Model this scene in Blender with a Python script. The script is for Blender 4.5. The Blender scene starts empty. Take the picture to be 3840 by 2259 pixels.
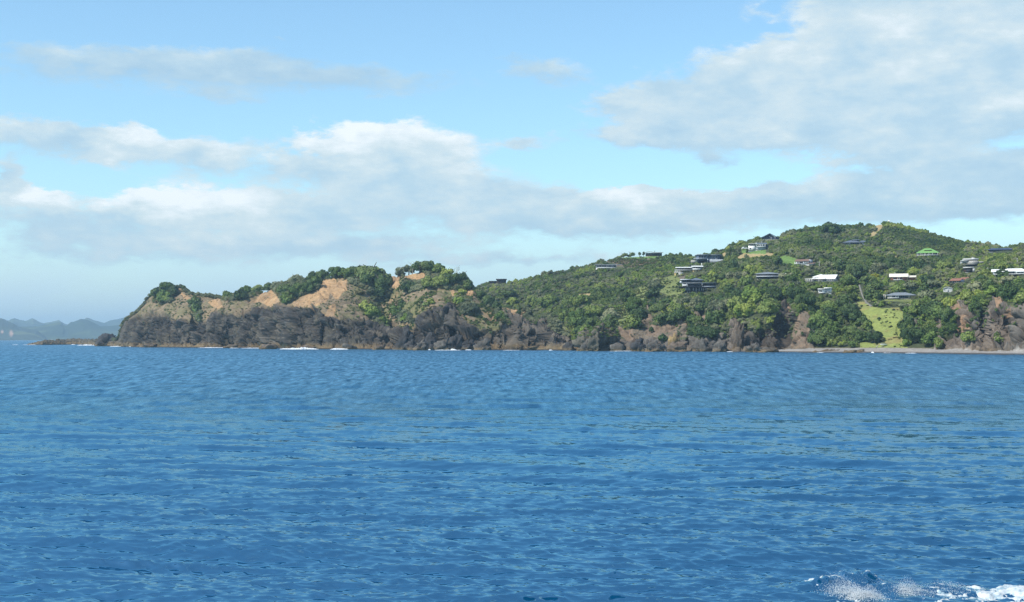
import bpy, bmesh, math, random
import numpy as np
from mathutils import Vector

random.seed(7)
RNG = np.random.default_rng(11)
C = bpy.context.scene.collection
scene = bpy.context.scene

# ------------------------------------------------------------------ camera
CAM_H = 5.5                                  # deck of the boat above the sea
F = 5276.0                                   # focal length in photo pixels (3840 wide)
CX, CY, V_HOR = 1920.0, 1129.5, 1272.0
PITCH = math.atan((V_HOR - CY) / F)
cP, sP = math.cos(PITCH), math.sin(PITCH)
cam_data = bpy.data.cameras.new("camera")
cam = bpy.data.objects.new("camera", cam_data)
C.objects.link(cam)
cam.location = (0, 0, CAM_H)
cam.rotation_euler = (math.pi / 2 + PITCH, 0, 0)
cam_data.sensor_width = 36.0
cam_data.lens = 36.0 * F / 3840.0
cam_data.clip_start = 0.5
cam_data.clip_end = 40000.0
scene.camera = cam

# ------------------------------------------------------------------ colour management
vs = scene.view_settings
vs.view_transform = 'Standard'
vs.look = 'None'
vs.exposure = 0.38
vs.gamma = 1.0
vs.use_curve_mapping = False
scene.cycles.use_denoising = True
scene.cycles.denoising_input_passes = 'RGB_ALBEDO_NORMAL'
scene.cycles.denoising_prefilter = 'NONE'
scene.cycles.volume_bounces = 0
scene.cycles.max_bounces = 8

# ------------------------------------------------------------------ world: daylight sky with clouds
SUN_TO = Vector((-0.56, -0.36, 0.75)).normalized()
SUN_EL = math.asin(SUN_TO.z)
SUN_AZ = math.atan2(SUN_TO.x, SUN_TO.y)
world = bpy.data.worlds.new("World")
scene.world = world
world.use_nodes = True
wt = world.node_tree
wt.nodes.clear()


class G:
    """Small expression helper for shader math."""

    def __init__(self, tree):
        self.t = tree

    def n(self, kind, **kw):
        nd = self.t.nodes.new(kind)
        for k, v in kw.items():
            setattr(nd, k, v)
        return nd

    def put(self, sock, v):
        if isinstance(v, (int, float)):
            sock.default_value = v
        elif isinstance(v, (tuple, list)):
            sock.default_value = v
        else:
            self.t.links.new(v, sock)

    def m(self, op, a, b=None, c=None, clamp=False):
        nd = self.n('ShaderNodeMath', operation=op, use_clamp=clamp)
        self.put(nd.inputs[0], a)
        if b is not None:
            self.put(nd.inputs[1], b)
        if c is not None:
            self.put(nd.inputs[2], c)
        return nd.outputs[0]

    def add(self, a, b): return self.m('ADD', a, b)
    def sub(self, a, b): return self.m('SUBTRACT', a, b)
    def mul(self, a, b): return self.m('MULTIPLY', a, b)
    def div(self, a, b): return self.m('DIVIDE', a, b)

    def rng(self, x, a, b, c=0.0, d=1.0, smooth=True):
        nd = self.n('ShaderNodeMapRange')
        nd.interpolation_type = 'SMOOTHSTEP' if smooth else 'LINEAR'
        self.put(nd.inputs[0], x)
        for i, q in enumerate((a, b, c, d)):
            self.put(nd.inputs[1 + i], q)
        return nd.outputs[0]

    def noise(self, vec, scale, detail=4.0, rough=0.55, lac=2.0, dist=0.0):
        nd = self.n('ShaderNodeTexNoise')
        self.put(nd.inputs['Vector'], vec)
        nd.inputs['Scale'].default_value = scale
        nd.inputs['Detail'].default_value = detail
        nd.inputs['Roughness'].default_value = rough
        nd.inputs['Lacunarity'].default_value = lac
        nd.inputs['Distortion'].default_value = dist
        return nd.outputs[0]

    def mix(self, f, a, b, kind='MIX'):
        nd = self.n('ShaderNodeMix', data_type='RGBA', blend_type=kind)
        self.put(nd.inputs[0], f)
        self.put(nd.inputs[6], a)
        self.put(nd.inputs[7], b)
        return nd.outputs[2]

    def vec(self, x, y, z):
        nd = self.n('ShaderNodeCombineXYZ')
        for i, q in enumerate((x, y, z)):
            self.put(nd.inputs[i], q)
        return nd.outputs[0]

    def vadd(self, a, b):
        nd = self.n('ShaderNodeVectorMath', operation='ADD')
        self.put(nd.inputs[0], a)
        self.put(nd.inputs[1], b)
        return nd.outputs[0]

    def vmul(self, a, b):
        nd = self.n('ShaderNodeVectorMath', operation='MULTIPLY')
        self.put(nd.inputs[0], a)
        self.put(nd.inputs[1], b)
        return nd.outputs[0]


def build_sky():
    g = G(wt)
    SKY_STRENGTH = 0.13
    sky = g.n('ShaderNodeTexSky')
    sky.sky_type = 'NISHITA'
    sky.sun_disc = False
    sky.sun_elevation = SUN_EL
    sky.sun_rotation = SUN_AZ
    sky.air_density = 1.0
    sky.dust_density = 0.6
    sky.ozone_density = 2.5
    tint = g.mix(1.0, sky.outputs[0], (0.98, 1.17, 1.16, 1), 'MULTIPLY')
    tc = g.n('ShaderNodeTexCoord')
    d = tc.outputs['Generated']
    sep = g.n('ShaderNodeSeparateXYZ')
    g.put(sep.inputs[0], d)
    x, y, z = sep.outputs
    # sky coordinates in degrees: azimuth from north, elevation
    az = g.mul(g.m('ARCTAN2', x, y), 57.29578)
    el = g.mul(g.m('ARCSINE', z), 57.29578)
    # horizontally stretched direction, continuous over the whole dome
    str_v = g.vmul(d, (1.0, 1.0, 2.5))
    n1 = g.noise(str_v, 9.0, 7.0, 0.55)
    n2 = g.noise(g.vadd(str_v, (3.1, 7.7, 1.3)), 22.0, 6.0, 0.6)
    nw = g.noise(g.vadd(str_v, (9.4, 2.2, 5.1)), 26.0, 6.0, 0.62)
    n4 = g.noise(g.vadd(str_v, (2.4, 6.2, 3.1)), 60.0, 5.0, 0.6)
    azw = g.add(az, g.mul(g.sub(n2, 0.5), 4.0))
    elw = g.add(el, g.mul(g.sub(nw, 0.5), 1.3))
    blobs = [  # the clouds ahead of the boat: u, v, half width, half height, weight, whiteness
        (110, 188, 200, 58, 0.95, -.42), (480, 172, 230, 44, 1.0, -.28), (880, 200, 330, 40, 1.0, -.32), (560, 252, 120, 16, .6, -.4), (660, 102, 60, 10, .5, -.4),
        (100, 362, 170, 44, 1.0, -.15), (300, 375, 110, 48, 1.3, .6), (500, 385, 110, 44, 1.15, .1),
        (930, 366, 240, 62, 1.5, .55), (900, 432, 290, 26, .8, -.1), (1090, 482, 320, 46, 1.15, .0), (1350, 520, 240, 34, 1.0, -.05),
        (460, 518, 200, 48, 1.45, .65), (760, 535, 200, 44, 1.0, .1), (105, 500, 70, 20, 1.0, .7), (10, 465, 45, 50, 1.0, .2), (150, 548, 250, 30, .8, -.1),
        (2130, 165, 340, 115, 1.25, .12), (2450, 140, 270, 170, 1.35, .12), (1880, 250, 300, 75, .9, -.05), (1640, 335, 260, 36, 1.0, .05),
        (2100, 322, 440, 46, 1.3, .22), (2480, 270, 240, 60, 1.2, .3), (2350, 20, 300, 40, .9, -.3), (1560, 255, 95, 42, .8, -.05), (1350, 175, 90, 34, .75, -.15),
        (1750, 398, 52, 20, .9, -.3), (2170, 395, 150, 36, 1.1, .25), (2340, 425, 130, 30, .8, -.25), (2530, 450, 70, 55, .9, -.3),
        (1530, 492, 75, 20, 1.1, .9), (1680, 505, 130, 26, 1.1, .45), (1850, 500, 300, 26, .9, -.25), (1500, 555, 460, 34, 1.0, .05),
        (2150, 500, 330, 56, 1.1, -.12), (2430, 500, 200, 60, 1.0, -.1),
        (1290, 350, 40, 14, .6, -.3), (1230, 150, 50, 14, .5, -.3), (250, 640, 420, 40, .9, .0), (800, 605, 420, 26, .8, -.1), (1250, 640, 400, 22, .8, .0), (150, 590, 250, 24, .6, -.1),
    ]
    k = 3840 / 2519.0
    S = None
    Wt = None
    for (u, v, ru, rv, w, wh) in blobs:
        a0 = math.degrees(math.atan((u * k - CX) / F))
        e0 = math.degrees(math.atan((CY - v * k) / F) + PITCH)
        ra = math.degrees(ru * k / F) * 0.97
        re = math.degrees(rv * k / F)
        dx = g.mul(g.sub(azw, a0), 1.0 / ra)
        dy = g.mul(g.sub(elw, e0), 1.0 / re)
        e = g.m('POWER', 2.718, g.mul(g.m('MULTIPLY_ADD', dx, dx, g.mul(dy, dy)), -0.9))
        b = g.mul(e, w)
        lit = g.m('MULTIPLY_ADD', dy, 0.42, wh)
        c = g.mul(b, lit)
        S = b if S is None else g.add(S, b)
        Wt = c if Wt is None else g.add(Wt, c)
    # wind-torn cumulus fields over the rest of the dome
    far = g.rng(g.noise(g.vadd(str_v, (1.7, 4.2, 8.8)), 5.0, 6.0, 0.55), 0.57, 0.74, 0.0, 0.9)
    off = g.rng(g.m('ABSOLUTE', az), 20.0, 30.0)
    high = g.rng(el, 14.0, 22.0)
    out = g.mul(g.m('MAXIMUM', off, high), far)
    S = g.add(S, out)
    dens = g.add(S, g.mul(g.sub(n1, 0.5), 1.0))
    dens = g.add(dens, g.mul(g.sub(n2, 0.5), 1.0))
    dens = g.add(dens, g.mul(g.sub(n4, 0.5), 0.7))
    lit = g.div(Wt, g.add(S, 0.30))
    # crisp sunlit tops, soft grey bases
    soft = g.rng(lit, -0.4, 0.5, 0.55, 0.22, False)
    cover = g.rng(dens, g.sub(0.54, g.mul(soft, 0.32)), g.add(0.58, soft))
    cover = g.mul(cover, 0.90)
    lit = g.add(lit, g.mul(g.sub(n2, 0.48), 1.15))
    lit = g.add(lit, g.mul(g.sub(nw, 0.5), 1.2))
    lit = g.add(lit, g.mul(g.sub(n4, 0.5), 0.5))
    shade = g.rng(lit, -0.62, 0.78, smooth=False)
    ramp = g.n('ShaderNodeValToRGB')
    cr = ramp.color_ramp
    cr.elements[0].position = 0.0
    cr.elements[0].color = (0.31, 0.47, 0.61, 1)
    cr.elements[1].position = 1.0
    cr.elements[1].color = (0.80, 0.83, 0.84, 1)
    e = cr.elements.new(0.38)
    e.color = (0.42, 0.56, 0.65, 1)
    e = cr.elements.new(0.66)
    e.color = (0.56, 0.65, 0.68, 1)
    g.put(ramp.inputs[0], shade)
    veil = g.mul(g.rng(el, 5.4, 0.8), g.rng(n1, 0.25, 0.60, 0.55, 0.95))
    tint = g.mix(veil, tint, tuple(q / SKY_STRENGTH for q in (0.52, 0.68, 0.77)) + (1,))
    # sky colour is divided by the strength so that clouds keep their own radiance
    cloud = g.mix(1.0, ramp.outputs[0], (1 / SKY_STRENGTH,) * 3 + (1,), 'MULTIPLY')
    col = g.mix(cover, tint, cloud)
    bg = g.n('ShaderNodeBackground')
    g.put(bg.inputs[0], col)
    bg.inputs[1].default_value = SKY_STRENGTH
    outn = g.n('ShaderNodeOutputWorld')
    wt.links.new(bg.outputs[0], outn.inputs[0])


build_sky()
sun_data = bpy.data.lights.new("sun", 'SUN')
sun_data.energy = 4.2
sun_data.angle = math.radians(0.53)
sun_data.color = (1.0, 0.95, 0.87)
sun = bpy.data.objects.new("sun", sun_data)
C.objects.link(sun)
sun.rotation_euler = SUN_TO.to_track_quat('Z', 'Y').to_euler()
sun.location = (-60, -40, 120)


# ------------------------------------------------------------------ object helpers
def tag(o, label=None, cat=None, group=None, kind=None):
    if label: o['label'] = label
    if cat: o['category'] = cat
    if group: o['group'] = group
    if kind: o['kind'] = kind
    return o


def empty(name, loc, rz=0.0):
    o = bpy.data.objects.new(name, None)
    o.empty_display_size = 0.5
    C.objects.link(o)
    o.location = loc
    o.rotation_euler = (0, 0, rz)
    return o


def np_mesh(name, verts, faces, mat=None, smooth=False, attrs=None):
    """verts (n,3), faces (m,3) or (m,4) numpy arrays -> mesh data."""
    me = bpy.data.meshes.new(name)
    verts = np.asarray(verts, np.float32)
    faces = np.asarray(faces, np.int32)
    n, k = faces.shape
    me.vertices.add(len(verts))
    me.vertices.foreach_set("co", verts.ravel())
    me.loops.add(n * k)
    me.loops.foreach_set("vertex_index", faces.ravel())
    me.polygons.add(n)
    me.polygons.foreach_set("loop_start", np.arange(0, n * k, k, dtype=np.int32))
    me.polygons.foreach_set("loop_total", np.full(n, k, np.int32))
    if smooth:
        me.polygons.foreach_set("use_smooth", np.ones(n, bool))
    me.update(calc_edges=True)
    me.validate()
    if mat: me.materials.append(mat)
    for nm, (kind, arr) in (attrs or {}).items():
        a = me.attributes.new(nm, kind, 'POINT')
        key = 'color' if kind == 'FLOAT_COLOR' else ('vector' if kind == 'FLOAT_VECTOR' else 'value')
        a.data.foreach_set(key, np.ascontiguousarray(arr).ravel())
    return me


def obj(name, me, parent=None, loc=None):
    o = bpy.data.objects.new(name, me)
    C.objects.link(o)
    if parent is not None: o.parent = parent
    if loc is not None: o.location = loc
    return o


# ------------------------------------------------------------------ noise (numpy)
def _hash(ix, iy, iz, seed):
    h = (ix.astype(np.int64) * 374761393 + iy.astype(np.int64) * 668265263 + iz.astype(np.int64) * 2147483647 + seed * 974711) & 0xFFFFFFFF
    h = ((h ^ (h >> 13)) * 1274126177) & 0xFFFFFFFF
    h = ((h ^ (h >> 16)) * 2246822519) & 0xFFFFFFFF
    return ((h ^ (h >> 15)) & 0xFFFFFF) / float(0xFFFFFF)


def vnoise(p, seed=0):
    i = np.floor(p)
    f = p - i
    f = f * f * f * (f * (f * 6 - 15) + 10)
    i = i.astype(np.int64)
    x, y, z = i[:, 0], i[:, 1], i[:, 2]
    fx, fy, fz = f[:, 0], f[:, 1], f[:, 2]
    r = 0
    for dx in (0, 1):
        for dy in (0, 1):
            for dz in (0, 1):
                w = (fx if dx else 1 - fx) * (fy if dy else 1 - fy) * (fz if dz else 1 - fz)
                r = r + w * _hash(x + dx, y + dy, z + dz, seed)
    return r


def fbm(p, oct=4, seed=0, gain=0.5, lac=2.03):
    r, a, t = 0, 1.0, 0
    q = np.array(p, float)
    for o in range(oct):
        r = r + a * vnoise(q, seed + o * 17)
        t += a
        a *= gain
        q = q * lac + 13.7
    return r / t


def facets(p, seed=0):
    """Blocky rock: every cell has its own offset and tilt; -> offset, distance to the nearest crack."""
    i0 = np.floor(p).astype(np.int64)
    n = len(p)
    d1 = np.full(n, 9.0)
    d2 = np.full(n, 9.0)
    off = np.zeros(n)
    for dx in (-1, 0, 1):
        for dy in (-1, 0, 1):
            for dz in (-1, 0, 1):
                c = i0 + np.array([dx, dy, dz])
                h = [_hash(c[:, 0], c[:, 1], c[:, 2], seed + s) for s in (1, 2, 3)]
                fp = c + np.stack(h, 1)
                v = p - fp
                d = np.sqrt((v * v).sum(1))
                t = [_hash(c[:, 0], c[:, 1], c[:, 2], seed + s) - 0.5 for s in (4, 5, 6, 7)]
                o = t[0] * 1.4 + v[:, 0] * t[1] * 2.0 + v[:, 1] * t[2] * 2.0 + v[:, 2] * t[3] * 2.0
                near = d < d1
                d2 = np.where(near, d1, np.minimum(d2, d))
                off = np.where(near, o, off)
                d1 = np.where(near, d, d1)
    return off, d2 - d1


# ------------------------------------------------------------------ photo measurements <-> place
def proj(P):
    P = np.asarray(P, float)
    dz = P[..., 2] - CAM_H
    fw = P[..., 1] * cP + dz * sP
    up = -P[..., 1] * sP + dz * cP
    return CX + F * P[..., 0] / fw, CY - F * up / fw


def unproj(u, v, Y):
    a = (u - CX) / F
    b = (CY - v) / F
    k = Y / (cP - b * sP)
    return np.stack([a * k, Y + 0 * a, CAM_H + (sP + b * cP) * k], -1)


def water_Y(v):
    return CAM_H * F / (v - V_HOR)


def in_poly(u, v, poly):
    p = np.asarray(poly, float)
    r = np.zeros(np.shape(u), bool)
    j = len(p) - 1
    for i in range(len(p)):
        xi, yi, xj, yj = p[i, 0], p[i, 1], p[j, 0], p[j, 1]
        c = ((yi > v) != (yj > v)) & (u < (xj - xi) * (v - yi) / (yj - yi + 1e-9) + xi)
        r ^= c
        j = i
    return r


# ------------------------------------------------------------------ materials
def new_mat(name):
    m = bpy.data.materials.new(name)
    m.use_nodes = True
    nt = m.node_tree
    return m, G(nt), nt.nodes['Principled BSDF']


def plain(name, col, rough=0.6, metal=0.0, var=0.18, scale=1.5, spec=0.3):
    """Painted or built surface with a little weathering."""
    m, g, b = new_mat(name)
    tc = g.n('ShaderNodeTexCoord')
    n = g.noise(tc.outputs['Object'], scale, 5.0, 0.6)
    f = g.rng(n, 0.3, 0.7, 1 - var, 1 + var * 0.6)
    c = g.mix(1.0, (*col, 1), (1, 1, 1, 1), 'MULTIPLY')
    mul = g.n('ShaderNodeVectorMath', operation='SCALE')
    g.put(mul.inputs[0], c)
    g.put(mul.inputs['Scale'], f)
    g.put(b.inputs['Base Color'], mul.outputs[0])
    b.inputs['Roughness'].default_value = rough
    b.inputs['Metallic'].default_value = metal
    b.inputs['Specular IOR Level'].default_value = spec
    return m


def ground_mat(name, sc=0.9, bump=0.5, dist=0.5):
    m, g, b = new_mat(name)
    at = g.n('ShaderNodeAttribute', attribute_name='cover')
    geo = g.n('ShaderNodeNewGeometry')
    p = geo.outputs['Position']
    n1 = g.noise(p, sc, 6.0, 0.65)
    n2 = g.noise(p, sc * 4.1, 4.0, 0.6)
    f = g.mul(g.rng(n1, 0.28, 0.72, 0.72, 1.28, False), g.rng(n2, 0.3, 0.7, 0.84, 1.16, False))
    mul = g.n('ShaderNodeVectorMath', operation='SCALE')
    g.put(mul.inputs[0], at.outputs['Color'])
    g.put(mul.inputs['Scale'], f)
    g.put(b.inputs['Base Color'], mul.outputs[0])
    b.inputs['Roughness'].default_value = 0.92
    b.inputs['Specular IOR Level'].default_value = 0.15
    bp = g.n('ShaderNodeBump')
    bp.inputs['Strength'].default_value = bump
    bp.inputs['Distance'].default_value = dist
    g.put(bp.inputs['Height'], g.add(n1, g.mul(n2, 0.4)))
    g.put(b.inputs['Normal'], bp.outputs[0])
    return m


def foliage_mat(name, dark, mid, light, zone=0.035):
    m, g, b = new_mat(name)
    geo = g.n('ShaderNodeNewGeometry')
    info = g.n('ShaderNodeObjectInfo')
    p = geo.outputs['Position']
    nz = g.noise(p, zone, 3.0, 0.55)
    nc = g.noise(p, 0.23, 3.0, 0.6)
    nf = g.noise(p, 1.6, 3.0, 0.6)
    t = g.add(g.add(g.mul(g.sub(nz, .5), 2.3), g.mul(g.sub(nc, .5), 1.3)), g.add(g.mul(g.sub(nf, .5), .6), g.mul(g.sub(info.outputs['Random'], .5), .55)))
    ramp = g.n('ShaderNodeValToRGB')
    cr = ramp.color_ramp
    cr.elements[0].position = 0.18
    cr.elements[0].color = (*dark, 1)
    cr.elements[1].position = 0.88
    cr.elements[1].color = (*light, 1)
    cr.elements.new(0.5).color = (*mid, 1)
    g.put(ramp.inputs[0], g.add(t, 0.5))
    g.put(b.inputs['Base Color'], ramp.outputs[0])
    b.inputs['Roughness'].default_value = 0.62
    b.inputs['Specular IOR Level'].default_value = 0.15
    return m


M = {}
M['ground'] = ground_mat('ground_cover', .9, .4, .35)
M['rock'] = ground_mat('shore_rock', 1.1, 0.7, 0.5)
M['leaf_dark'] = foliage_mat('leaves_dark', (0.0377, 0.065, 0.022), (0.0696, 0.1092, 0.033), (0.1232, 0.156, 0.0462))
M['leaf_mid'] = foliage_mat('leaves_mid', (0.0609, 0.1014, 0.0242), (0.1131, 0.1638, 0.0396), (0.1885, 0.2236, 0.0572))
M['leaf_bright'] = foliage_mat('leaves_bright', (0.0841, 0.1365, 0.0264), (0.1595, 0.2236, 0.0418), (0.261, 0.2925, 0.0638))
M['leaf_grey'] = foliage_mat('leaves_grey', (0.0812, 0.0962, 0.0506), (0.1421, 0.1586, 0.0814), (0.2248, 0.2275, 0.121))
M['leaf_dry'] = foliage_mat('leaves_dry', (.075, .070, .028), (.13, .118, .045), (.20, .17, .07))
M['leaf_gold'] = foliage_mat('leaves_gold', (.10, .11, .016), (.17, .18, .022), (.26, .25, .03))
M['bark'] = plain('bark', (.11, .095, .075), .9)
M['deadwood'] = plain('deadwood', (.30, .27, .22), .9)


# ------------------------------------------------------------------ terrain
def loft(cols, us, rows):
    """Surface through measured profiles. cols: [(u, [(z, Y), ...])]; -> P (nr, nu, 3), s (row parameter)."""
    cu = np.array([c[0] for c in cols], float)
    K = np.array([c[1] for c in cols], float)
    nk = K.shape[1]
    out = np.zeros((len(us), nk, 2))
    for k in range(nk):
        for j in range(2):
            a = np.interp(us, cu, K[:, k, j])
            out[:, k, j] = a
    ker = np.array([1, 2, 3, 2, 1], float)
    ker /= ker.sum()
    for k in range(nk):
        for j in range(2):
            a = np.pad(out[:, k, j], 2, mode='edge')
            out[:, k, j] = np.convolve(a, ker, 'valid')
    s = np.concatenate([np.linspace(i, i + 1, r, endpoint=False) for i, r in enumerate(rows)] + [[nk - 1.0]])
    Z = np.stack([[np.interp(s, np.arange(nk), out[i, :, 0])] for i in range(len(us))])[:, 0].T
    Y = np.stack([[np.interp(s, np.arange(nk), out[i, :, 1])] for i in range(len(us))])[:, 0].T
    # round the creases between profile points
    for A in (Z, Y):
        for _ in range(3):
            A[1:-1] = A[1:-1] * .5 + .25 * (A[:-2] + A[2:])
    X = (us[None, :] - CX) / F * (Y * cP + (Z - CAM_H) * sP)
    return np.stack([X, Y, Z], -1), s


def grid_normals(P):
    du = np.gradient(P, axis=1)
    dr = np.gradient(P, axis=0)
    n = np.cross(du, dr)
    n /= np.linalg.norm(n, axis=-1, keepdims=True) + 1e-9
    return n


def grid_faces(nr, nu):
    r, c = np.meshgrid(np.arange(nr - 1), np.arange(nu - 1), indexing='ij')
    a = (r * nu + c).ravel()
    return np.stack([a, a + 1, a + nu + 1, a + nu], 1)


def zv(u, v, Y):
    return float(unproj(np.array(u, float), np.array(v, float), Y)[2])


def smooth01(x, a, b):
    t = np.clip((x - a) / (b - a + 1e-9), 0, 1)
    return t * t * (3 - 2 * t)


class Terrain:
    """Grid surface with its ground cover; answers where a measured point of the photo stands."""

    def __init__(self, P, s, us, front):
        self.P, self.s, self.us, self.front = P, s, us, front

    def update(self):
        self.U, self.V = proj(self.P)
        self.N = grid_normals(self.P)

    def at(self, u, v):
        r = self.front
        j = int(np.clip(np.searchsorted(self.us, u), 4, len(self.us) - 5))
        sl = slice(max(0, j - 14), j + 15)
        d = (self.U[:r, sl] - u) ** 2 + (self.V[:r, sl] - v) ** 2
        d = d + (self.P[:r, sl, 1] - self.P[0, j, 1]) * 0.004
        i = np.unravel_index(np.argmin(d), d.shape)
        return self.P[:r, sl][i].copy()

    def z_at(self, x, y):
        """height of the ground at a place (nearest grid point on the seaward side)"""
        d = (self.P[:self.front + 25, :, 0] - x) ** 2 + (self.P[:self.front + 25, :, 1] - y) ** 2
        i = np.unravel_index(np.argmin(d), d.shape)
        return float(self.P[i][2])


# ---- the headland
HW = dict(u=[60, 133, 200, 290, 395, 480, 700, 960, 1170, 1400, 1600, 1900, 2150, 2260],
          v=[1294, 1294, 1294, 1292.5, 1299, 1302, 1304, 1306, 1310, 1311, 1312.5, 1314, 1315, 1316])
head_prof = [  # u, ledge v, cliff top v, mid v, skyline ground v, depth to skyline (m)
    (100, 1294.0, 1294.0, 1294.0, 1294.0, 16), (133, 1290, 1288, 1287, 1287, 22), (160, 1288, 1284, 1281, 1280, 30), (250, 1287, 1280, 1276, 1274, 34),
    (300, 1285, 1279, 1275, 1273, 34), (371, 1289, 1282, 1277, 1273, 34), (440, 1289, 1284, 1281, 1279, 34), (452, 1289, 1281, 1272, 1262, 34),
    (472, 1289, 1270, 1240, 1216, 36), (490, 1289, 1250, 1215, 1190, 40), (512, 1289, 1225, 1195, 1173, 46), (535, 1289, 1205, 1175, 1152, 54),
    (558, 1289, 1195, 1155, 1130, 60), (575, 1289, 1190, 1142, 1110, 64), (600, 1289, 1185, 1130, 1096, 68), (625, 1290, 1180, 1125, 1084, 70),
    (650, 1290, 1185, 1125, 1078, 70), (680, 1290, 1195, 1130, 1080, 70), (740, 1290, 1205, 1145, 1104, 70), (790, 1290, 1195, 1145, 1110, 72),
    (850, 1291, 1180, 1142, 1113, 74), (960, 1292, 1172, 1135, 1100, 78), (1035, 1293, 1152, 1120, 1076, 82), (1100, 1294, 1150, 1100, 1060, 85),
    (1197, 1295, 1155, 1090, 1043, 88), (1290, 1296, 1190, 1100, 1034, 90), (1386, 1297, 1212, 1115, 1028, 92), (1440, 1297, 1235, 1140, 1034, 92),
    (1480, 1298, 1235, 1130, 1034, 92), (1540, 1299, 1230, 1110, 1028, 92), (1600, 1300, 1178, 1095, 1022, 92), (1663, 1300, 1175, 1110, 1026, 92),
    (1720, 1301, 1190, 1125, 1050, 90), (1770, 1301, 1215, 1140, 1076, 86), (1800, 1302, 1230, 1165, 1104, 80), (1850, 1302, 1235, 1182, 1142, 74),
    (1884, 1303, 1225, 1185, 1150, 70), (1924, 1303, 1215, 1187, 1163, 66), (1981, 1304, 1230, 1197, 1174, 60), (2000, 1304, 1240, 1212, 1189, 56),
    (2021, 1304, 1245, 1222, 1204, 52), (2045, 1305, 1245, 1214, 1191, 50), (2075, 1305, 1255, 1232, 1212, 48), (2103, 1305, 1265, 1249, 1237, 46),
    (2133, 1306, 1281, 1268, 1258, 44), (2152, 1307, 1296, 1284, 1275, 40), (2190, 1311, 1308, 1304, 1301, 36), (2225, 1317, 1317, 1317, 1317, 30)]
cols = []
for (u, vl, vc, vm, vk, dk) in head_prof:
    vw = np.interp(u, HW['u'], HW['v'])
    Y0 = water_Y(vw)
    f = dk / 90.0
    zk = zv(u, vk, Y0 + dk)
    cols.append((u, [(-4.0, Y0 - 5), (-0.15, Y0), (zv(u, vl, Y0 + 7 * f), Y0 + 7 * f), (zv(u, vc, Y0 + 26 * f), Y0 + 26 * f),
                     (zv(u, vm, Y0 + 54 * f), Y0 + 54 * f), (zk, Y0 + dk), (zk * 0.55, Y0 + dk * 1.55), (-4.0, Y0 + dk * 2.1)]))
us = np.linspace(100, 2225, 980)
P, s = loft(cols, us, [3, 14, 78, 48, 46, 16, 9])
H = Terrain(P, s, us, 3 + 14 + 78 + 48 + 46 + 3)
# gullies and sea caves: u, half width, depth (m), row range, slant of the cleft
uu = us[None, :] + 0 * P[..., 0]
ss = s[:, None] + 0 * P[..., 0]
for (gu, gw, gd, s0, s1, sl) in [(1468, 34, 17, 1.6, 3.3, -10), (1470, 70, 14, 2.6, 5.4, -25), (1008, 17, 9, 1.5, 2.45, 14), (1379, 7, 10, 1.9, 3.0, -4),
                                 (721, 8, 7, 1.6, 3.6, 6), (1215, 9, 5, 1.7, 2.8, 14), (860, 10, 5, 1.8, 3.1, 8), (560, 9, 4, 1.8, 3.0, 8), (1700, 8, 6, 2.0, 3.0, -14),
                                 (1905, 9, 7, 2.2, 4.3, -12), (1995, 8, 6, 1.8, 3.6, 10), (1790, 12, 5, 1.8, 2.9, 18), (1130, 7, 4, 2.0, 3.0, -12), (2050, 7, 5, 1.6, 3.0, 6),
                                 (1290, 8, 4, 1.8, 2.9, -10), (640, 7, 4, 1.8, 3.0, -8), (1555, 8, 6, 1.7, 3.0, 6), (1640, 7, 5, 1.6, 2.6, -8), (1850, 8, 5, 1.6, 3.2, 12)]:
    w = np.exp(-((uu - gu - sl * (ss - 2.5)) / gw) ** 2) * smooth01(ss, s0 - .12, s0 + .25) * (1 - smooth01(ss, s1 - .5, s1 + .1))
    P[..., 1] += gd * w
    P[..., 0] += gd * w * (us[None, :] - CX) / F
# broad shape noise, then blocky rock
flat = P.reshape(-1, 3)
nb = fbm(flat / 26.0, 3, 5) - .5
N = grid_normals(P).reshape(-1, 3)
sv = ss.reshape(-1)
amp = smooth01(sv, 1.2, 2.0) * (1 - smooth01(sv, 5.6, 6.4)) * np.interp(uu.reshape(-1), [440, 520, 2080, 2160], [.1, 1, 1, .2])
flat = flat + N * (nb * 7.0 * amp * (1 - .75 * smooth01(sv, 4.2, 5.0)))[:, None]
u0, v0 = proj(flat)


def blotch(u, v, scale, seed):
    return fbm(np.stack([u / scale, v / scale, 0 * u], 1), 4, seed)


wu = u0 + (blotch(u0, v0, 26, 41) - .5) * 30
wv = v0 + (blotch(u0, v0, 26, 57) - .5) * 26
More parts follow.
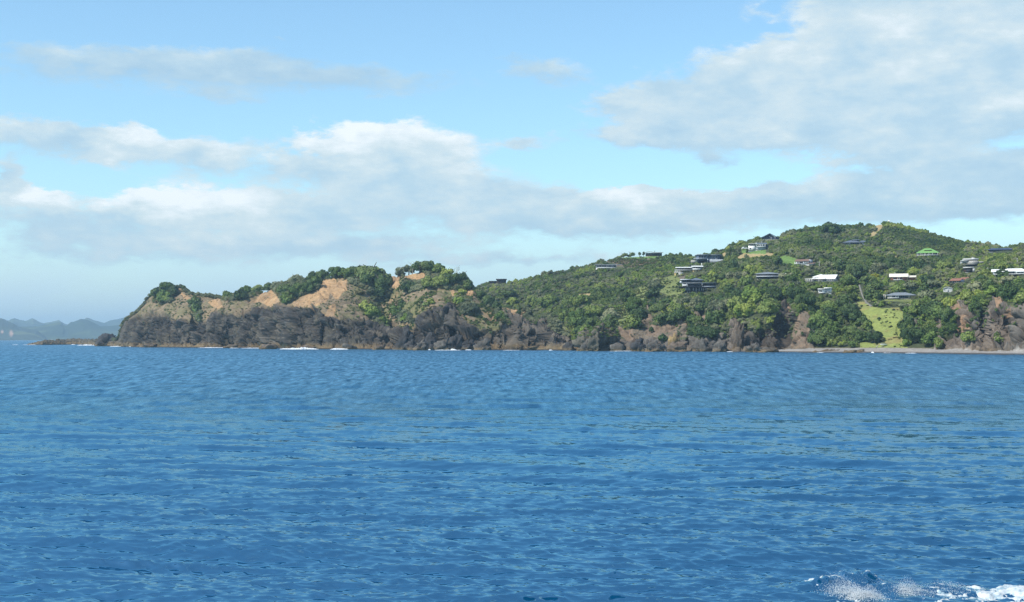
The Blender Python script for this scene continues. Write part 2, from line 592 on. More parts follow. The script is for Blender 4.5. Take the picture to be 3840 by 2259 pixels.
# top edge of the dark rock
rock_edge = np.interp(wu, [440, 476, 510, 560, 612, 640, 700, 760, 800, 850, 960, 1000, 1100, 1170, 1200, 1215, 1300, 1380, 1430, 1470, 1550, 1585, 1605, 1680, 1720, 1745, 1800, 1860, 1890, 1900, 1960, 2000, 2045, 2150],
                      [1255, 1202, 1184, 1174, 1176, 1200, 1204, 1205, 1182, 1172, 1164, 1150, 1150, 1150, 1172, 1198, 1200, 1210, 1228, 1236, 1240, 1195, 1165, 1160, 1182, 1212, 1242, 1246, 1200, 1178, 1180, 1185, 1186, 1200])
rock = smooth01(wv - rock_edge, -14, 12)
clay_polys = [
    [(945, 1128), (981, 1093), (1016, 1080), (1022, 1096), (1040, 1110), (1057, 1142), (1016, 1149), (975, 1138)],
    [(1198, 1051), (1224, 1048), (1300, 1048), (1298, 1092), (1264, 1125), (1237, 1103), (1222, 1138), (1200, 1150), (1096, 1152), (1100, 1128), (1143, 1109), (1191, 1088)],
    [(664, 1080), (688, 1095), (714, 1108), (740, 1104), (745, 1112), (716, 1124), (692, 1120)], [(778, 1135), (804, 1112), (820, 1120), (842, 1160), (824, 1164)],
    [(1450, 1026), (1496, 1038), (1492, 1072), (1472, 1082), (1452, 1062)], [(1506, 1025), (1590, 1027), (1582, 1053), (1540, 1049)],
    [(1750, 1080), (1775, 1088), (1774, 1116), (1745, 1113)], [(1862, 1160), (1884, 1147), (1926, 1161), (1980, 1171), (1950, 1187), (1928, 1190), (1900, 1178)],
    [(1690, 1095), (1702, 1090), (1706, 1110), (1700, 1118)], [(1230, 1150), (1260, 1148), (1250, 1190), (1222, 1196)]]
clay = np.zeros(len(flat), bool)
for pl in clay_polys:
    clay |= in_poly(u0 + (wu - u0) * .35, v0 + (wv - v0) * .35, pl)
# rock relief
for (sc, am, sd) in ((19.0, 5.2, 3), (7.5, 1.25, 9), (2.8, .5, 15)):
    q = flat / sc
    q = q + (fbm(q, 2, sd + 40)[:, None] - .5) * 0.8
    q[:, 0] += q[:, 2] * .85
    q[:, 2] *= .75
    off, crack = facets(q, sd)
    TONE = off if sd == 3 else TONE + off * .7
    rel = off * am - am * .45 * (1 - smooth01(crack, .0, .10))
    k = (.22 + .78 * rock) * amp
    k = np.where(clay, np.maximum(k * .3, .30 * amp), k)
    k *= 1 - smooth01(sv, 5.0, 5.8)
    flat = flat + N * (rel * k)[:, None]
# open cracks running aslant through the rock
for (sc, dp, sd) in ((7.0, 2.6, 301), (3.0, 1.1, 307)):
    q = flat / sc
    q = np.stack([q[:, 0] + q[:, 2] * .9, q[:, 1] * .6, q[:, 2] * .45 - q[:, 0] * .25], 1)
    rid = 1 - np.abs(2 * fbm(q, 3, sd) - 1)
    flat = flat - N * (dp * smooth01(rid, .90, .985) * rock * amp * (1 - smooth01(sv, 5.0, 5.8)))[:, None]
# reef: low broken ledges
k = smooth01(sv, .9, 1.4) * (1 - smooth01(u0, 400, 470))
off, crack = facets(flat / np.array([5., 4., 2.2]), 77)
flat[:, 2] += k * (off * .9 + (fbm(flat / 2.2, 3, 8) - .5) * 1.6)
k = smooth01(sv, 1.0, 1.6) * (1 - smooth01(sv, 1.9, 2.3)) * smooth01(u0, 400, 470)
flat[:, 2] += k * (off * .7 + (fbm(flat / 1.7, 3, 18) - .5) * 1.5)
H.P = flat.reshape(P.shape)
H.update()
# ground cover colours
n1 = fbm(flat / 6.0, 4, 23)[:, None]
n2 = fbm(flat / 1.8, 3, 31)[:, None]
n3 = fbm(flat / 14.0, 3, 37)[:, None]
tone = np.clip(1 + TONE * .30, .6, 1.5)[:, None]
dark = np.array([.033, .030, .027]) * (0.75 + .5 * n2) * tone + np.array([.030, .024, .012]) * smooth01(n1, .45, .7) + np.array([.05, .045, .036]) * smooth01(fbm(flat * [.3, .3, 1.1], 3, 88), .60, .76)[:, None]
scrub = np.array([.185, .140, .088]) * (.6 + .8 * n2)
scrub = scrub + (np.array([.125, .122, .052]) - scrub) * smooth01(n1, .42, .64) * (.55 + .45 * smooth01(u0, 1250, 1420)[:, None])
scrub = scrub + (np.array([.235, .160, .085]) - scrub) * smooth01(n3, .52, .70) * .7
clayc = np.array([.35, .222, .115]) * (.62 + .72 * n2) * (.8 + .4 * n1)
clayc = clayc + (np.array([.26, .175, .105]) * (.7 + .6 * n2) - clayc) * smooth01(n3 + .5 * (n2 - .5), .50, .66) * .75
tide = np.array([.155, .108, .055]) * (.6 + .8 * n2)
warm = np.array([.115, .096, .075]) * (.7 + .6 * n2) * tone
east = smooth01(u0, 1700, 1950)[:, None]
dark = dark + (warm - dark) * (east * .75 + (1 - east) * .35 * smooth01(n3, .5, .62))
reefk = (1 - smooth01(u0, 420, 480))[:, None]
dark = dark + (np.array([.10, .085, .06]) * (.6 + .8 * n2) - dark) * reefk
r1 = rock[:, None]
r1 = np.where(flat[:, 2:3] < 6, 1, r1)
r1 = np.maximum(r1, reefk)
cover = scrub * (1 - r1) + dark * r1
cover = np.where(clay[:, None], clayc, cover)
td = (1 - smooth01(flat[:, 2:3], 1.6, 3.2 + n1 * 1.5)) * (.55 + .6 * n3)
cover = cover + (tide - cover) * np.clip(td, 0, 1)
wet = 1 - smooth01(flat[:, 2:3], .25, .7)
cover = cover + (np.array([.028, .026, .024]) - cover) * wet
H.clay = clay.reshape(P.shape[:2])
H.rockm = rock.reshape(P.shape[:2])
cover4 = np.concatenate([np.clip(cover, .01, 1), np.ones((len(cover), 1))], 1)
o = obj('headland_hill', np_mesh('headland_hill', flat, grid_faces(*P.shape[:2]), M['ground'], False, {'cover': ('FLOAT_COLOR', cover4)}))
tag(o, 'rocky headland of dark cliffs under orange clay and scrub', kind='structure')

# ---- the mainland hill with the houses
def mw(u):
    return float(np.interp(u, [1400, 1980, 2080, 2150, 2200, 2500, 2900, 3000, 3150, 3400, 3840, 4300], [1305.5, 1307, 1310.5, 1314, 1316, 1318, 1321.4, 1323, 1324, 1326, 1332, 1334]))


main_prof = [  # u, beach/ledge (v,dY), cliff top (v,dY), mid (v,Y), upper (v,Y)
    (1400, (1303, 4), (1290, 20), (1262, 905), (1220, 940)), (1600, (1303, 4), (1288, 22), (1246, 905), (1180, 940)),
    (1800, (1302, 4), (1272, 24), (1200, 895), (1135, 940)), (2000, (1300, 5), (1250, 26), (1165, 880), (1095, 930)), (2090, (1300, 5), (1246, 28), (1150, 840), (1080, 910)),
    (2200, (1300, 6), (1240, 30), (1130, 800), (1055, 890)), (2330, (1294, 7), (1222, 32), (1120, 790), (1030, 890)), (2430, (1284, 8), (1200, 36), (1110, 750), (1022, 860)),
    (2600, (1280, 9), (1198, 38), (1097, 722), (1012, 810)), (2700, (1288, 9), (1195, 34), (1090, 715), (1000, 805)), (2800, (1300, 8), (1186, 32), (1084, 705), (985, 805)),
    (2900, (1309, 10), (1165, 34), (1075, 698), (965, 800)), (3000, (1306, 15), (1165, 44), (1066, 692), (955, 800)), (3150, (1305, 20), (1205, 52), (1092, 668), (965, 795)),
    (3300, (1304, 21), (1160, 66), (1085, 662), (965, 792)), (3400, (1305, 20), (1185, 58), (1095, 650), (975, 780)), (3500, (1307, 20), (1195, 48), (1095, 634), (982, 764)),
    (3700, (1314, 17), (1150, 44), (1062, 602), (975, 724)), (3840, (1317, 15), (1125, 50), (1042, 592), (965, 694)), (4050, (1319, 14), (1120, 50), (1040, 580), (970, 684)), (4300, (1320, 14), (1130, 50), (1050, 575), (985, 680))]
sky_u = [1400, 1500, 1780, 1830, 1900, 1950, 2050, 2150, 2240, 2320, 2460, 2490, 2600, 2650, 2700, 2770, 2830, 2870, 2920, 2950, 3040, 3110, 3150, 3250, 3300, 3345, 3400, 3480, 3560, 3640, 3700, 3760, 3840, 4000, 4300]
sky_v = [1200, 1160, 1086, 1064, 1062, 1054, 1032, 1013, 990, 963, 958, 964, 974, 962, 950, 918, 904, 899, 893, 876, 858, 852, 850, 849, 840, 838, 852, 874, 893, 914, 922, 938, 932, 945, 985]
sky_Y = [970, 980, 1000, 1005, 1005, 1005, 1005, 1000, 990, 975, 968, 962, 935, 930, 930, 940, 945, 948, 950, 955, 975, 985, 985, 985, 985, 982, 975, 955, 935, 905, 885, 865, 835, 810, 800]
cols = []
for (u, b, c, m1, m2) in main_prof:
    Y0 = water_Y(mw(u))
    vk = np.interp(u, sky_u, sky_v)
    Yk = np.interp(u, sky_u, sky_Y)
    zk = zv(u, vk, Yk)
    cols.append([u, [(-4, Y0 - 6), (-.15, Y0), (zv(u, b[0], Y0 + b[1]), Y0 + b[1]), (zv(u, c[0], Y0 + c[1]), Y0 + c[1]),
                     (zv(u, m1[0], m1[1]), m1[1]), (zv(u, m2[0], m2[1]), m2[1]), (zk, Yk), (zk * .78, Yk + 110), (3.0, Yk + 340)]])
# the skyline is measured more finely than the slopes below it
cu = [c[0] for c in cols]
K = np.array([c[1] for c in cols])
for u in sky_u:
    if u not in cu and 1400 < u < 4300:
        row = [(float(np.interp(u, cu, K[:, k, 0])), float(np.interp(u, cu, K[:, k, 1]))) for k in range(9)]
        vk, Yk = np.interp(u, sky_u, sky_v), np.interp(u, sky_u, sky_Y)
        zk = zv(u, vk, Yk)
        row[6], row[7], row[8] = (zk, Yk), (zk * .78, Yk + 110), (3.0, Yk + 340)
        cols.append([u, row])
cols.sort(key=lambda c: c[0])
last = cols[-1][1]
cols.append([5600, [(z * .9, y + 40) for (z, y) in last]])
cols.append([6400, [(min(z * .2, 4) if z > 0 else z, y + 160) for (z, y) in last]])
us = np.concatenate([np.linspace(1400, 1760, 60, endpoint=False), np.linspace(1760, 3880, 830, endpoint=False), np.linspace(3880, 4300, 60, endpoint=False), np.linspace(4300, 6400, 110)])
P, s = loft(cols, us, [3, 12, 72, 62, 56, 46, 14, 8])
L = Terrain(P, s, us, 3 + 12 + 72 + 62 + 56 + 46 + 2)
uu = us[None, :] + 0 * P[..., 0]
ss = s[:, None] + 0 * P[..., 0]
for (gu, gw, gd, s0, s1, sl) in [(2945, 26, 15, 1.9, 3.2, -8), (2420, 30, 8, 2.4, 4.2, 40), (2250, 45, 10, 3.0, 5.2, 30), (3160, 40, 5, 2.2, 3.4, 0), (3600, 14, 6, 2.1, 3.2, -10),
                                 (3790, 20, 10, 2.1, 3.0, 12), (3690, 9, 8, 2.2, 3.1, -16), (2720, 12, 7, 1.8, 3.0, -14), (2800, 10, 7, 1.7, 3.0, 10), (2590, 10, 5, 1.7, 2.6, 8),
                                 (2860, 9, 6, 1.8, 3.0, 6), (3470, 16, 6, 2.2, 3.2, 0), (2840, 55, 9, 3.2, 5.2, -20), (3450, 60, 7, 3.2, 5.4, -20)]:
    w = np.exp(-((uu - gu - sl * (ss - 2.5)) / gw) ** 2) * smooth01(ss, s0 - .12, s0 + .25) * (1 - smooth01(ss, s1 - .5, s1 + .1))
    P[..., 1] += gd * w
    P[..., 0] += gd * w * (us[None, :] - CX) / F
flat = P.reshape(-1, 3)
sv = ss.reshape(-1)
N = grid_normals(P).reshape(-1, 3)
nb = fbm(flat / 38.0, 4, 105) - .5
am = smooth01(sv, 2.0, 2.8) * (1 - .75 * smooth01(sv, 5.2, 5.9))
flat = flat + N * (nb * 9.0 * am)[:, None]
u0, v0 = proj(flat)
wu = u0 + (blotch(u0, v0, 26, 141) - .5) * 34
wv = v0 + (blotch(u0, v0, 26, 157) - .5) * 30
ROCK_L = {  # bare ground on the mainland, as seen from the boat
    'rock': [[(2120, 1330), (2120, 1282), (2290, 1290), (2330, 1272), (2480, 1276), (2600, 1268), (2690, 1262), (2735, 1275), (2742, 1200), (2762, 1190), (2790, 1222), (2800, 1330)],
             [(2785, 1245), (2860, 1238), (2895, 1212), (2935, 1122), (2952, 1122), (2985, 1180), (2962, 1250), (2962, 1330), (2785, 1330)],
             [(3560, 1138), (3622, 1130), (3664, 1190), (3700, 1136), (3740, 1106), (3792, 1150), (3850, 1150), (4300, 1140), (4300, 1340), (3480, 1330), (3540, 1262), (3580, 1236), (3578, 1180)],
             [(3378, 1200), (3400, 1195), (3445, 1200), (3460, 1222), (3400, 1226)], [(3500, 1195), (3535, 1200), (3530, 1235), (3504, 1230)]],
    'brown': [[(2262, 984), (2300, 972), (2330, 969), (2470, 969), (2480, 980), (2440, 996), (2380, 1002), (2340, 1006), (2334, 990)], [(2318, 1224), (2350, 1234), (2402, 1240), (2414, 1186), (2432, 1178), (2452, 1192), (2456, 1228), (2497, 1217), (2560, 1204), (2580, 1225), (2576, 1262), (2481, 1284), (2370, 1284), (2318, 1256)],
              [(2958, 1315), (2980, 1200), (3008, 1165), (3046, 1178), (3036, 1230), (3040, 1270), (3064, 1315)], [(2605, 1180), (2640, 1172), (2660, 1200), (2615, 1202)],
              [(3360, 1226), (3384, 1204), (3390, 1262), (3374, 1278)], [(3515, 1318), (3545, 1262), (3590, 1236), (3612, 1262), (3606, 1318)],
              [(2425, 1135), (2462, 1128), (2470, 1150), (2418, 1165)], [(2520, 1040), (2580, 1036), (2570, 1048), (2535, 1054)]],
    'clay': [[(2797, 1092), (2830, 1088), (2852, 1104), (2848, 1116), (2802, 1108)], [(2624, 1182), (2645, 1178), (2644, 1196), (2622, 1194)], [(2950, 1140), (2972, 1140), (2968, 1180), (2954, 1178)],
             [(3586, 1186), (3612, 1178), (3622, 1230), (3596, 1240)], [(3755, 1150), (3790, 1150), (3796, 1190), (3760, 1182)], [(3562, 1140), (3590, 1136), (3612, 1160), (3566, 1166)], [(3730, 1110), (3755, 1100), (3760, 1140), (3732, 1145)],
             [(3508, 1200), (3526, 1198), (3528, 1228), (3508, 1226)]],
    'dry': [[(2750, 970), (2790, 952), (2830, 944), (2905, 952), (2905, 958), (2800, 968), (2780, 974)], [(3276, 838), (3311, 836), (3304, 868), (3290, 868)], [(3264, 872), (3292, 868), (3286, 890), (3262, 888)],
            [(2168, 1104), (2218, 1100), (2214, 1108), (2190, 1122), (2176, 1122)], [(3345, 962), (3372, 958), (3376, 966), (3350, 968)],
            [(2700, 955), (2722, 944), (2730, 946), (2715, 962)]],
    'grass': [[(2322, 970), (2336, 956), (2400, 950), (2470, 952), (2470, 969), (2400, 972)], [(2770, 936), (2812, 934), (2872, 938), (2872, 954), (2812, 952), (2780, 950)],
              [(2925, 962), (2945, 958), (2990, 972), (2984, 988), (2930, 990)], [(2476, 1046), (2530, 1029), (2551, 1048), (2546, 1078), (2567, 1094), (2546, 1104), (2530, 1140), (2513, 1112), (2470, 1094)],
              [(3076, 1124), (3128, 1130), (3120, 1141), (3080, 1139)], [(2376, 1090), (2410, 1072), (2432, 1084), (2424, 1120), (2388, 1136)], [(2310, 1160), (2345, 1146), (2362, 1170), (2350, 1206), (2325, 1222), (2312, 1200)],
              [(3325, 1062), (3356, 1058), (3352, 1072), (3326, 1072)], [(3280, 1122), (3440, 1124), (3440, 1132), (3280, 1130)]],
    'meadow': [[(3210, 1132), (3243, 1134), (3273, 1150), (3310, 1158), (3380, 1152), (3388, 1193), (3386, 1268), (3404, 1306), (3225, 1308), (3226, 1283), (3273, 1288), (3325, 1292), (3295, 1249), (3251, 1216), (3236, 1175)]],
}
cls = {k: np.zeros(len(flat), bool) for k in ROCK_L}
for k, pls in ROCK_L.items():
    warp = .45 if k in ('rock', 'brown') else .35 if k == 'clay' else .15
    for pl in pls:
        cls[k] |= in_poly(u0 + (wu - u0) * warp, v0 + (wv - v0) * warp, pl)
front_rows = sv < 6.05
for k in cls:
    cls[k] &= front_rows
shore = (sv < np.where(u0 > 2880, 2.0, 2.02 + .25 * blotch(u0, v0, 20, 9))) & (sv > 0)
beach = shore & (u0 > 2880)
rockm = (cls['rock'] | (shore & (u0 <= 2900)) | ((cls['brown'] | cls['clay']) & (sv < 3.4))) & ~beach
rk = rockm.reshape(P.shape[:2]).astype(float)
for _ in range(3):
    rk[1:-1, 1:-1] = (rk[1:-1, 1:-1] * 4 + rk[:-2, 1:-1] + rk[2:, 1:-1] + rk[1:-1, :-2] + rk[1:-1, 2:]) / 8
rkf = rk.reshape(-1) * smooth01(sv, 1.0, 1.7)
rkf = rkf * np.where(cls['brown'] | cls['clay'], .55, 1)
for (sc, a, sd) in ((10.0, 3.0, 203), (4.6, 1.2, 209), (2.0, .35, 215)):
    q = flat / sc
    q = q + (fbm(q, 2, sd + 40)[:, None] - .5) * 0.8
    q[:, 0] += q[:, 2] * .45
    q[:, 2] *= .6
    off, crack = facets(q, sd)
    TONE = off if sd == 203 else TONE + off * .7
    rel = off * a - a * .7 * (1 - smooth01(crack, .0, .16))
    flat = flat + N * (rel * rkf)[:, None]
bk = (beach & (sv > 1)).astype(float)
flat[:, 2] += bk * (fbm(flat / 2.5, 3, 61) - .5) * .22
L.P = flat.reshape(P.shape)
L.update()
n1 = fbm(flat / 6.0, 4, 123)[:, None]
n2 = fbm(flat / 1.8, 3, 131)[:, None]
n3 = fbm(flat / 16.0, 3, 137)[:, None]
floor_c = np.array([.052, .062, .028]) * (.6 + .8 * n2) + np.array([.05, .045, .02]) * smooth01(n1, .55, .72)
tone = np.clip(1 + TONE * .30, .6, 1.5)[:, None]
rock_c = np.array([.095, .083, .070]) * (.7 + .6 * n2) * tone
red = np.array([.158, .118, .085]) * (.7 + .6 * n2) * tone
rock_c = rock_c + (red - rock_c) * smooth01(n3, .42, .62) * (.35 + .15 * smooth01(u0, 3450, 3600)[:, None])
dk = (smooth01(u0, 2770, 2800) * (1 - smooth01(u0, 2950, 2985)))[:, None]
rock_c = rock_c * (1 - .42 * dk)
brown_c = np.array([.172, .124, .086]) * (.65 + .7 * n2)
brown_c = brown_c + (np.array([.13, .105, .075]) * (.6 + .8 * n2) - brown_c) * smooth01(n1, .48, .6)
clay_c = np.array([.25, .165, .105]) * (.6 + .8 * n2)
clay_c = clay_c + (rock_c * 1.3 - clay_c) * smooth01(n1, .5, .64)
dry_c = np.array([.34, .26, .125]) * (.8 + .4 * n2)
lawnk = (in_poly(u0, v0, ROCK_L['grass'][0]) | in_poly(u0, v0, ROCK_L['grass'][1]) | in_poly(u0, v0, ROCK_L['grass'][2]))[:, None]
grass_c = np.where(lawnk, np.array([.125, .200, .052]), np.array([.150, .172, .060])) * (.72 + .56 * n2)
meadow_c = np.array([.205, .235, .066]) * (.74 + .5 * n2)
meadow_c = meadow_c + (np.array([.25, .19, .08]) * (.7 + .6 * n2) - meadow_c) * smooth01(n1, .5, .68) * .65
beach_c = np.array([.270, .248, .222]) * (.78 + .4 * n2)
cover = floor_c.copy()
for k, c in (('brown', brown_c), ('rock', rock_c), ('clay', clay_c), ('dry', dry_c), ('grass', grass_c), ('meadow', meadow_c)):
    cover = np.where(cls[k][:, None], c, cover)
cover = np.where((shore & (u0 <= 2900))[:, None], rock_c, cover)
cover = np.where(beach[:, None], beach_c, cover)
lowr = (1 - smooth01(flat[:, 2:3], 1.2, 2.6)) * np.where(beach, 0, 1)[:, None] * .7
cover = cover + (np.array([.14, .105, .065]) * (.6 + .8 * n2) - cover) * lowr
wet = (1 - smooth01(flat[:, 2:3], .2, .7))
cover = cover + (np.array([.055, .052, .050]) - cover) * wet
bare_all = cls['rock'] | cls['brown'] | cls['clay'] | cls['dry'] | cls['grass'] | cls['meadow'] | shore | beach
L.bare = bare_all.reshape(P.shape[:2])
L.ridge = in_poly(u0, v0, ROCK_L['brown'][0]).reshape(P.shape[:2])
L.grass = (cls['grass'] | cls['meadow']).reshape(P.shape[:2]) | L.ridge
L.rockm = (cls['rock'] | cls['brown']).reshape(P.shape[:2])
L.cover, L.shape = cover, P.shape[:2]
MAIN = None


def finish_mainland():
    cover4 = np.concatenate([np.clip(L.cover, .01, 1), np.ones((len(L.cover), 1))], 1)
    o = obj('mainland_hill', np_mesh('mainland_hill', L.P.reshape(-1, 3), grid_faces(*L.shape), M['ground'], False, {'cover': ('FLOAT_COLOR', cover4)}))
    tag(o, 'bush covered hill with houses, cliffs and a grey beach', kind='structure')


# ---- far hills across the bay
def far_ridge(name, pts, Y, depth, seed, col, mat, u_lo=None, u_hi=None, cliff=None):
    pts = np.array(pts, float)
    us = np.linspace(pts[0, 0], pts[-1, 0], int((pts[-1, 0] - pts[0, 0]) / 2.2))
    vk = np.interp(us, pts[:, 0], pts[:, 1])
    zk = unproj(us, vk, Y)[:, 2]
    t = np.concatenate([np.linspace(0, 1, 30), np.linspace(1.1, 2, 8)])
    T, U = np.meshgrid(t, us, indexing='ij')
    Yg = Y - depth * (1 - np.minimum(T, 1)) + depth * np.maximum(T - 1, 0)
    prof = np.where(T <= 1, T ** .8, 1 - (T - 1) ** 1.2)
    Z = zk[None, :] * prof - 2 * (1 - prof)
    Xg = (U - CX) / F * Yg
    P = np.stack([Xg, Yg, Z], -1).reshape(-1, 3)
    e = np.minimum(1, T * 2.5).reshape(-1) * prof.reshape(-1)
    P[:, 2] += (fbm(P / 420.0, 4, seed) - .5) * e * 26 + (fbm(P / 55.0, 3, seed + 3) - .5) * e * 9
    P[:, 1] += (fbm(P / 600.0, 3, seed + 5) - .5) * depth * .5
    n = fbm(P / 160., 4, seed + 7)[:, None]
    c = np.array(col) * (.6 + .8 * n) + np.array([.05, .05, .01]) * smooth01(n, .55, .7)
    if cliff:
        uu, vv = proj(P)
        for (a, b, w, h) in cliff:
            k = np.clip(1.6 - np.sqrt(((uu - a) / w) ** 2 + ((vv - b) / h) ** 2) * 1.6 + (n[:, 0] - .5), 0, 1)[:, None]
            c = c + (np.array([.45, .28, .18]) - c) * k
    c4 = np.concatenate([c, np.ones((len(c), 1))], 1)
    o = obj(name, np_mesh(name, P, grid_faces(len(t), len(us)), mat, True, {'cover': ('FLOAT_COLOR', c4)}))
    return tag(o, None, kind='structure')


M['far'] = ground_mat('far_bush', .012, .3, 6.0)
o = far_ridge('hills', [(-900, 1206), (-500, 1190), (-200, 1203), (27, 1204), (55, 1195), (80, 1203), (105, 1205), (130, 1193), (156, 1206), (171, 1211), (198, 1206), (225, 1196), (248, 1210), (280, 1222), (322, 1197), (331, 1190), (345, 1195), (362, 1202), (396, 1211), (429, 1200), (463, 1193), (500, 1200), (700, 1190), (1000, 1206), (1500, 1200)], 9300, 900, 301, (.040, .060, .032), M['far'])
o['label'] = 'palest blue ridge of hills across the bay'
o = far_ridge('hills', [(-900, 1235), (-300, 1220), (0, 1228), (110, 1226), (156, 1219), (171, 1213), (200, 1211), (216, 1212), (222, 1222), (235, 1225), (253, 1211), (268, 1207), (282, 1201), (296, 1195), (305, 1196), (324, 1199), (343, 1208), (371, 1221), (400, 1222), (438, 1219), (472, 1221), (560, 1210), (800, 1222), (1300, 1230)], 6900, 700, 311, (.032, .052, .028), M['far'])
o['label'] = 'blue hill with a spiky top across the bay'
o = far_ridge('hills', [(-900, 1190), (-400, 1170), (-120, 1182), (0, 1192), (14, 1197), (29, 1206), (48, 1212), (70, 1222), (100, 1229), (133, 1238), (155, 1254), (175, 1270), (182, 1276)], 6300, 420, 321, (.050, .068, .042), M['far'], cliff=[(42, 1252, 9, 16), (8, 1245, 7, 8)])
o['label'] = 'nearest far hill with a small orange cliff by the water'


# ------------------------------------------------------------------ the sea
def sea_material():
    m, g, b = new_mat('sea_water')
    nt = m.node_tree
    nt.nodes.remove(b)
    out = [n for n in nt.nodes if n.type == 'OUTPUT_MATERIAL'][0]
    geo = g.n('ShaderNodeNewGeometry')
    p = geo.outputs['Position']
    n0 = g.noise(p, .012, 3.0, .6)
    n1 = g.noise(g.vmul(p, (.45, 1.0, 1.0)), 4.2, 1.0, .5, dist=.3)
    n2 = g.noise(g.vmul(p, (.5, 1.0, 1.0)), .9, 2.0, .5, dist=.3)
    chop = g.n('ShaderNodeAttribute', attribute_name='chop').outputs['Fac']
    hgt = g.add(g.mul(n1, .010), g.mul(n2, .016))
    bp = g.n('ShaderNodeBump')
    bp.inputs['Strength'].default_value = 1.0
    bp.inputs['Distance'].default_value = 1.0
    g.put(bp.inputs['Height'], g.mul(hgt, g.m('MULTIPLY_ADD', chop, 7.0, 1.0)))
    col = g.mix(g.rng(n0, .35, .65), (.0008, .034, .084, 1), (.0011, .040, .096, 1))
    body = g.n('ShaderNodeBsdfDiffuse')
    g.put(body.inputs['Color'], col)
    g.put(body.inputs['Normal'], bp.outputs[0])
    skin = g.n('ShaderNodeBsdfGlossy')
    skin.inputs['Color'].default_value = (.54, .85, .98, 1)
    chop = g.n('ShaderNodeAttribute', attribute_name='chop').outputs['Fac']
    g.put(skin.inputs['Roughness'], g.m('MULTIPLY_ADD', chop, .28, .05))
    g.put(skin.inputs['Normal'], bp.outputs[0])
    fr = g.n('ShaderNodeFresnel')
    fr.inputs['IOR'].default_value = 1.333
    g.put(fr.inputs['Normal'], bp.outputs[0])
    # mean reflectance of a wind-roughened sea stays well under that of a flat mirror at grazing angles
    fac = g.m('MINIMUM', g.m('MAXIMUM', g.mul(g.sub(fr.outputs[0], .15), 1.75), .015), .47)
    # light and dark reflection painted by noise, for wave groups too small to model
    grp = g.noise(g.vmul(p, (.95, .13, 1.0)), 1.0, 3.0, .6, dist=.5)
    fac = g.mul(fac, g.m('MULTIPLY_ADD', g.mul(g.sub(grp, .5), chop), 4.2, 1.0))
    mx = g.n('ShaderNodeMixShader')
    g.put(mx.inputs[0], fac)
    nt.links.new(body.outputs[0], mx.inputs[1])
    nt.links.new(skin.outputs[0], mx.inputs[2])
    nt.links.new(mx.outputs[0], out.inputs['Surface'])
    return m


M['sea'] = sea_material()


def build_sea():
    # columns fan out from the boat, rows get denser towards it, so that the ripples are modelled where they are seen
    half = math.atan(1920 / F)
    th = np.concatenate([np.linspace(-1.05, -half * 1.12, 40, endpoint=False), np.linspace(-half * 1.12, half * 1.12, 900), np.linspace(half * 1.12, 1.05, 41)[1:]])
    vv = np.concatenate([np.linspace(2440, 1360, 560), np.linspace(1359, 1290, 110), 1272 + 5276 * CAM_H / np.geomspace(1650, 13500, 26)])
    Y = CAM_H * F / (vv - V_HOR)
    TH, YY = np.meshgrid(th, Y)
    X = np.tan(TH) * YY
    dY = np.abs(np.gradient(Y))[:, None] + 0 * X
    dX = np.abs(np.gradient(np.tan(th)))[None, :] * YY
    rng = np.random.default_rng(5)
    Z = np.zeros_like(X)
    lost = np.zeros_like(X)
    total = 0.0
    DX = np.zeros_like(X)
    DY = np.zeros_like(X)
    gust = .75 + .5 * fbm(np.stack([X.ravel() / 34., YY.ravel() / 34., 0 * X.ravel()], 1), 3, 71).reshape(X.shape)
    lam = np.geomspace(.13, 13.0, 122)
    for i, lm in enumerate(lam):
        k = 2 * math.pi / lm
        ang = rng.normal(math.radians(-8), math.radians(27 if lm < 1.5 else 20)) - math.pi / 2
        cx, cy = math.cos(ang), math.sin(ang)
        slope = (.044 if lm < .45 else .038 if lm < 1.2 else .026 if lm < 3.2 else .018 if lm < 5 else .012) * rng.uniform(.5, 1.5)
        a = slope / k
        # waves too short for the grid are left to the material
        keep = np.clip((lm / np.maximum(dX * 1.3 * abs(cx) + 1e-6, dY * .16 * abs(cy)) - 1.0), 0, 1)
        total += slope ** 2
        lost += (slope * (1 - keep)) ** 2
        if keep.max() <= 0:
            continue
        ph = k * (X * cx + YY * cy) + rng.uniform(0, 6.283)
        sn, cs = np.sin(ph), np.cos(ph)
        w = a * keep * (gust if lm < 3 else 1)
        Z += w * (cs + .12 * np.cos(2 * ph))
        DX -= w * .6 * cx * sn
        DY -= w * .6 * cy * sn
    # the bow wave of the boat, just in frame
    def mound(x0, y0, wx, wy, h, rot=0.):
        c, s_ = math.cos(rot), math.sin(rot)
        a = ((X - x0) * c + (YY - y0) * s_) / wx
        b = (-(X - x0) * s_ + (YY - y0) * c) / wy
        return h * np.exp(-a * a - b * b)
    wk = mound(7.66, 31.3, .55, .27, .33, -.12) + mound(7.15, 30.9, .75, .42, .19, .35) + mound(8.5, 30.5, 1.2, .4, .10) + mound(6.2, 30.3, .9, .8, .08, .3)
    nm = (YY < 40).ravel()
    jag = np.zeros(X.size)
    q = np.stack([X.ravel()[nm] * 6.5 + YY.ravel()[nm] * 2, YY.ravel()[nm] * 1.5, 0 * X.ravel()[nm]], 1)
    jag[nm] = (fbm(q, 3, 91, .55) - .5) * 1.5 + (.5 - np.abs(2 * fbm(q * .8, 2, 95) - 1)) * .7
    Z += wk * (.9 + .5 * jag.reshape(X.shape))
    Z *= np.where(YY > 3000, 0, 1)
    P = np.stack([X + DX, YY + DY, Z], -1).reshape(-1, 3)
    me = np_mesh('sea', P, grid_faces(*X.shape)[:, ::-1], M['sea'], True, {'chop': ('FLOAT', np.sqrt(lost / total).astype(np.float32))})
    o = obj('sea', me)
    tag(o, 'blue wind-rippled sea', kind='structure')
    return X, YY, Z


SEA = build_sea()


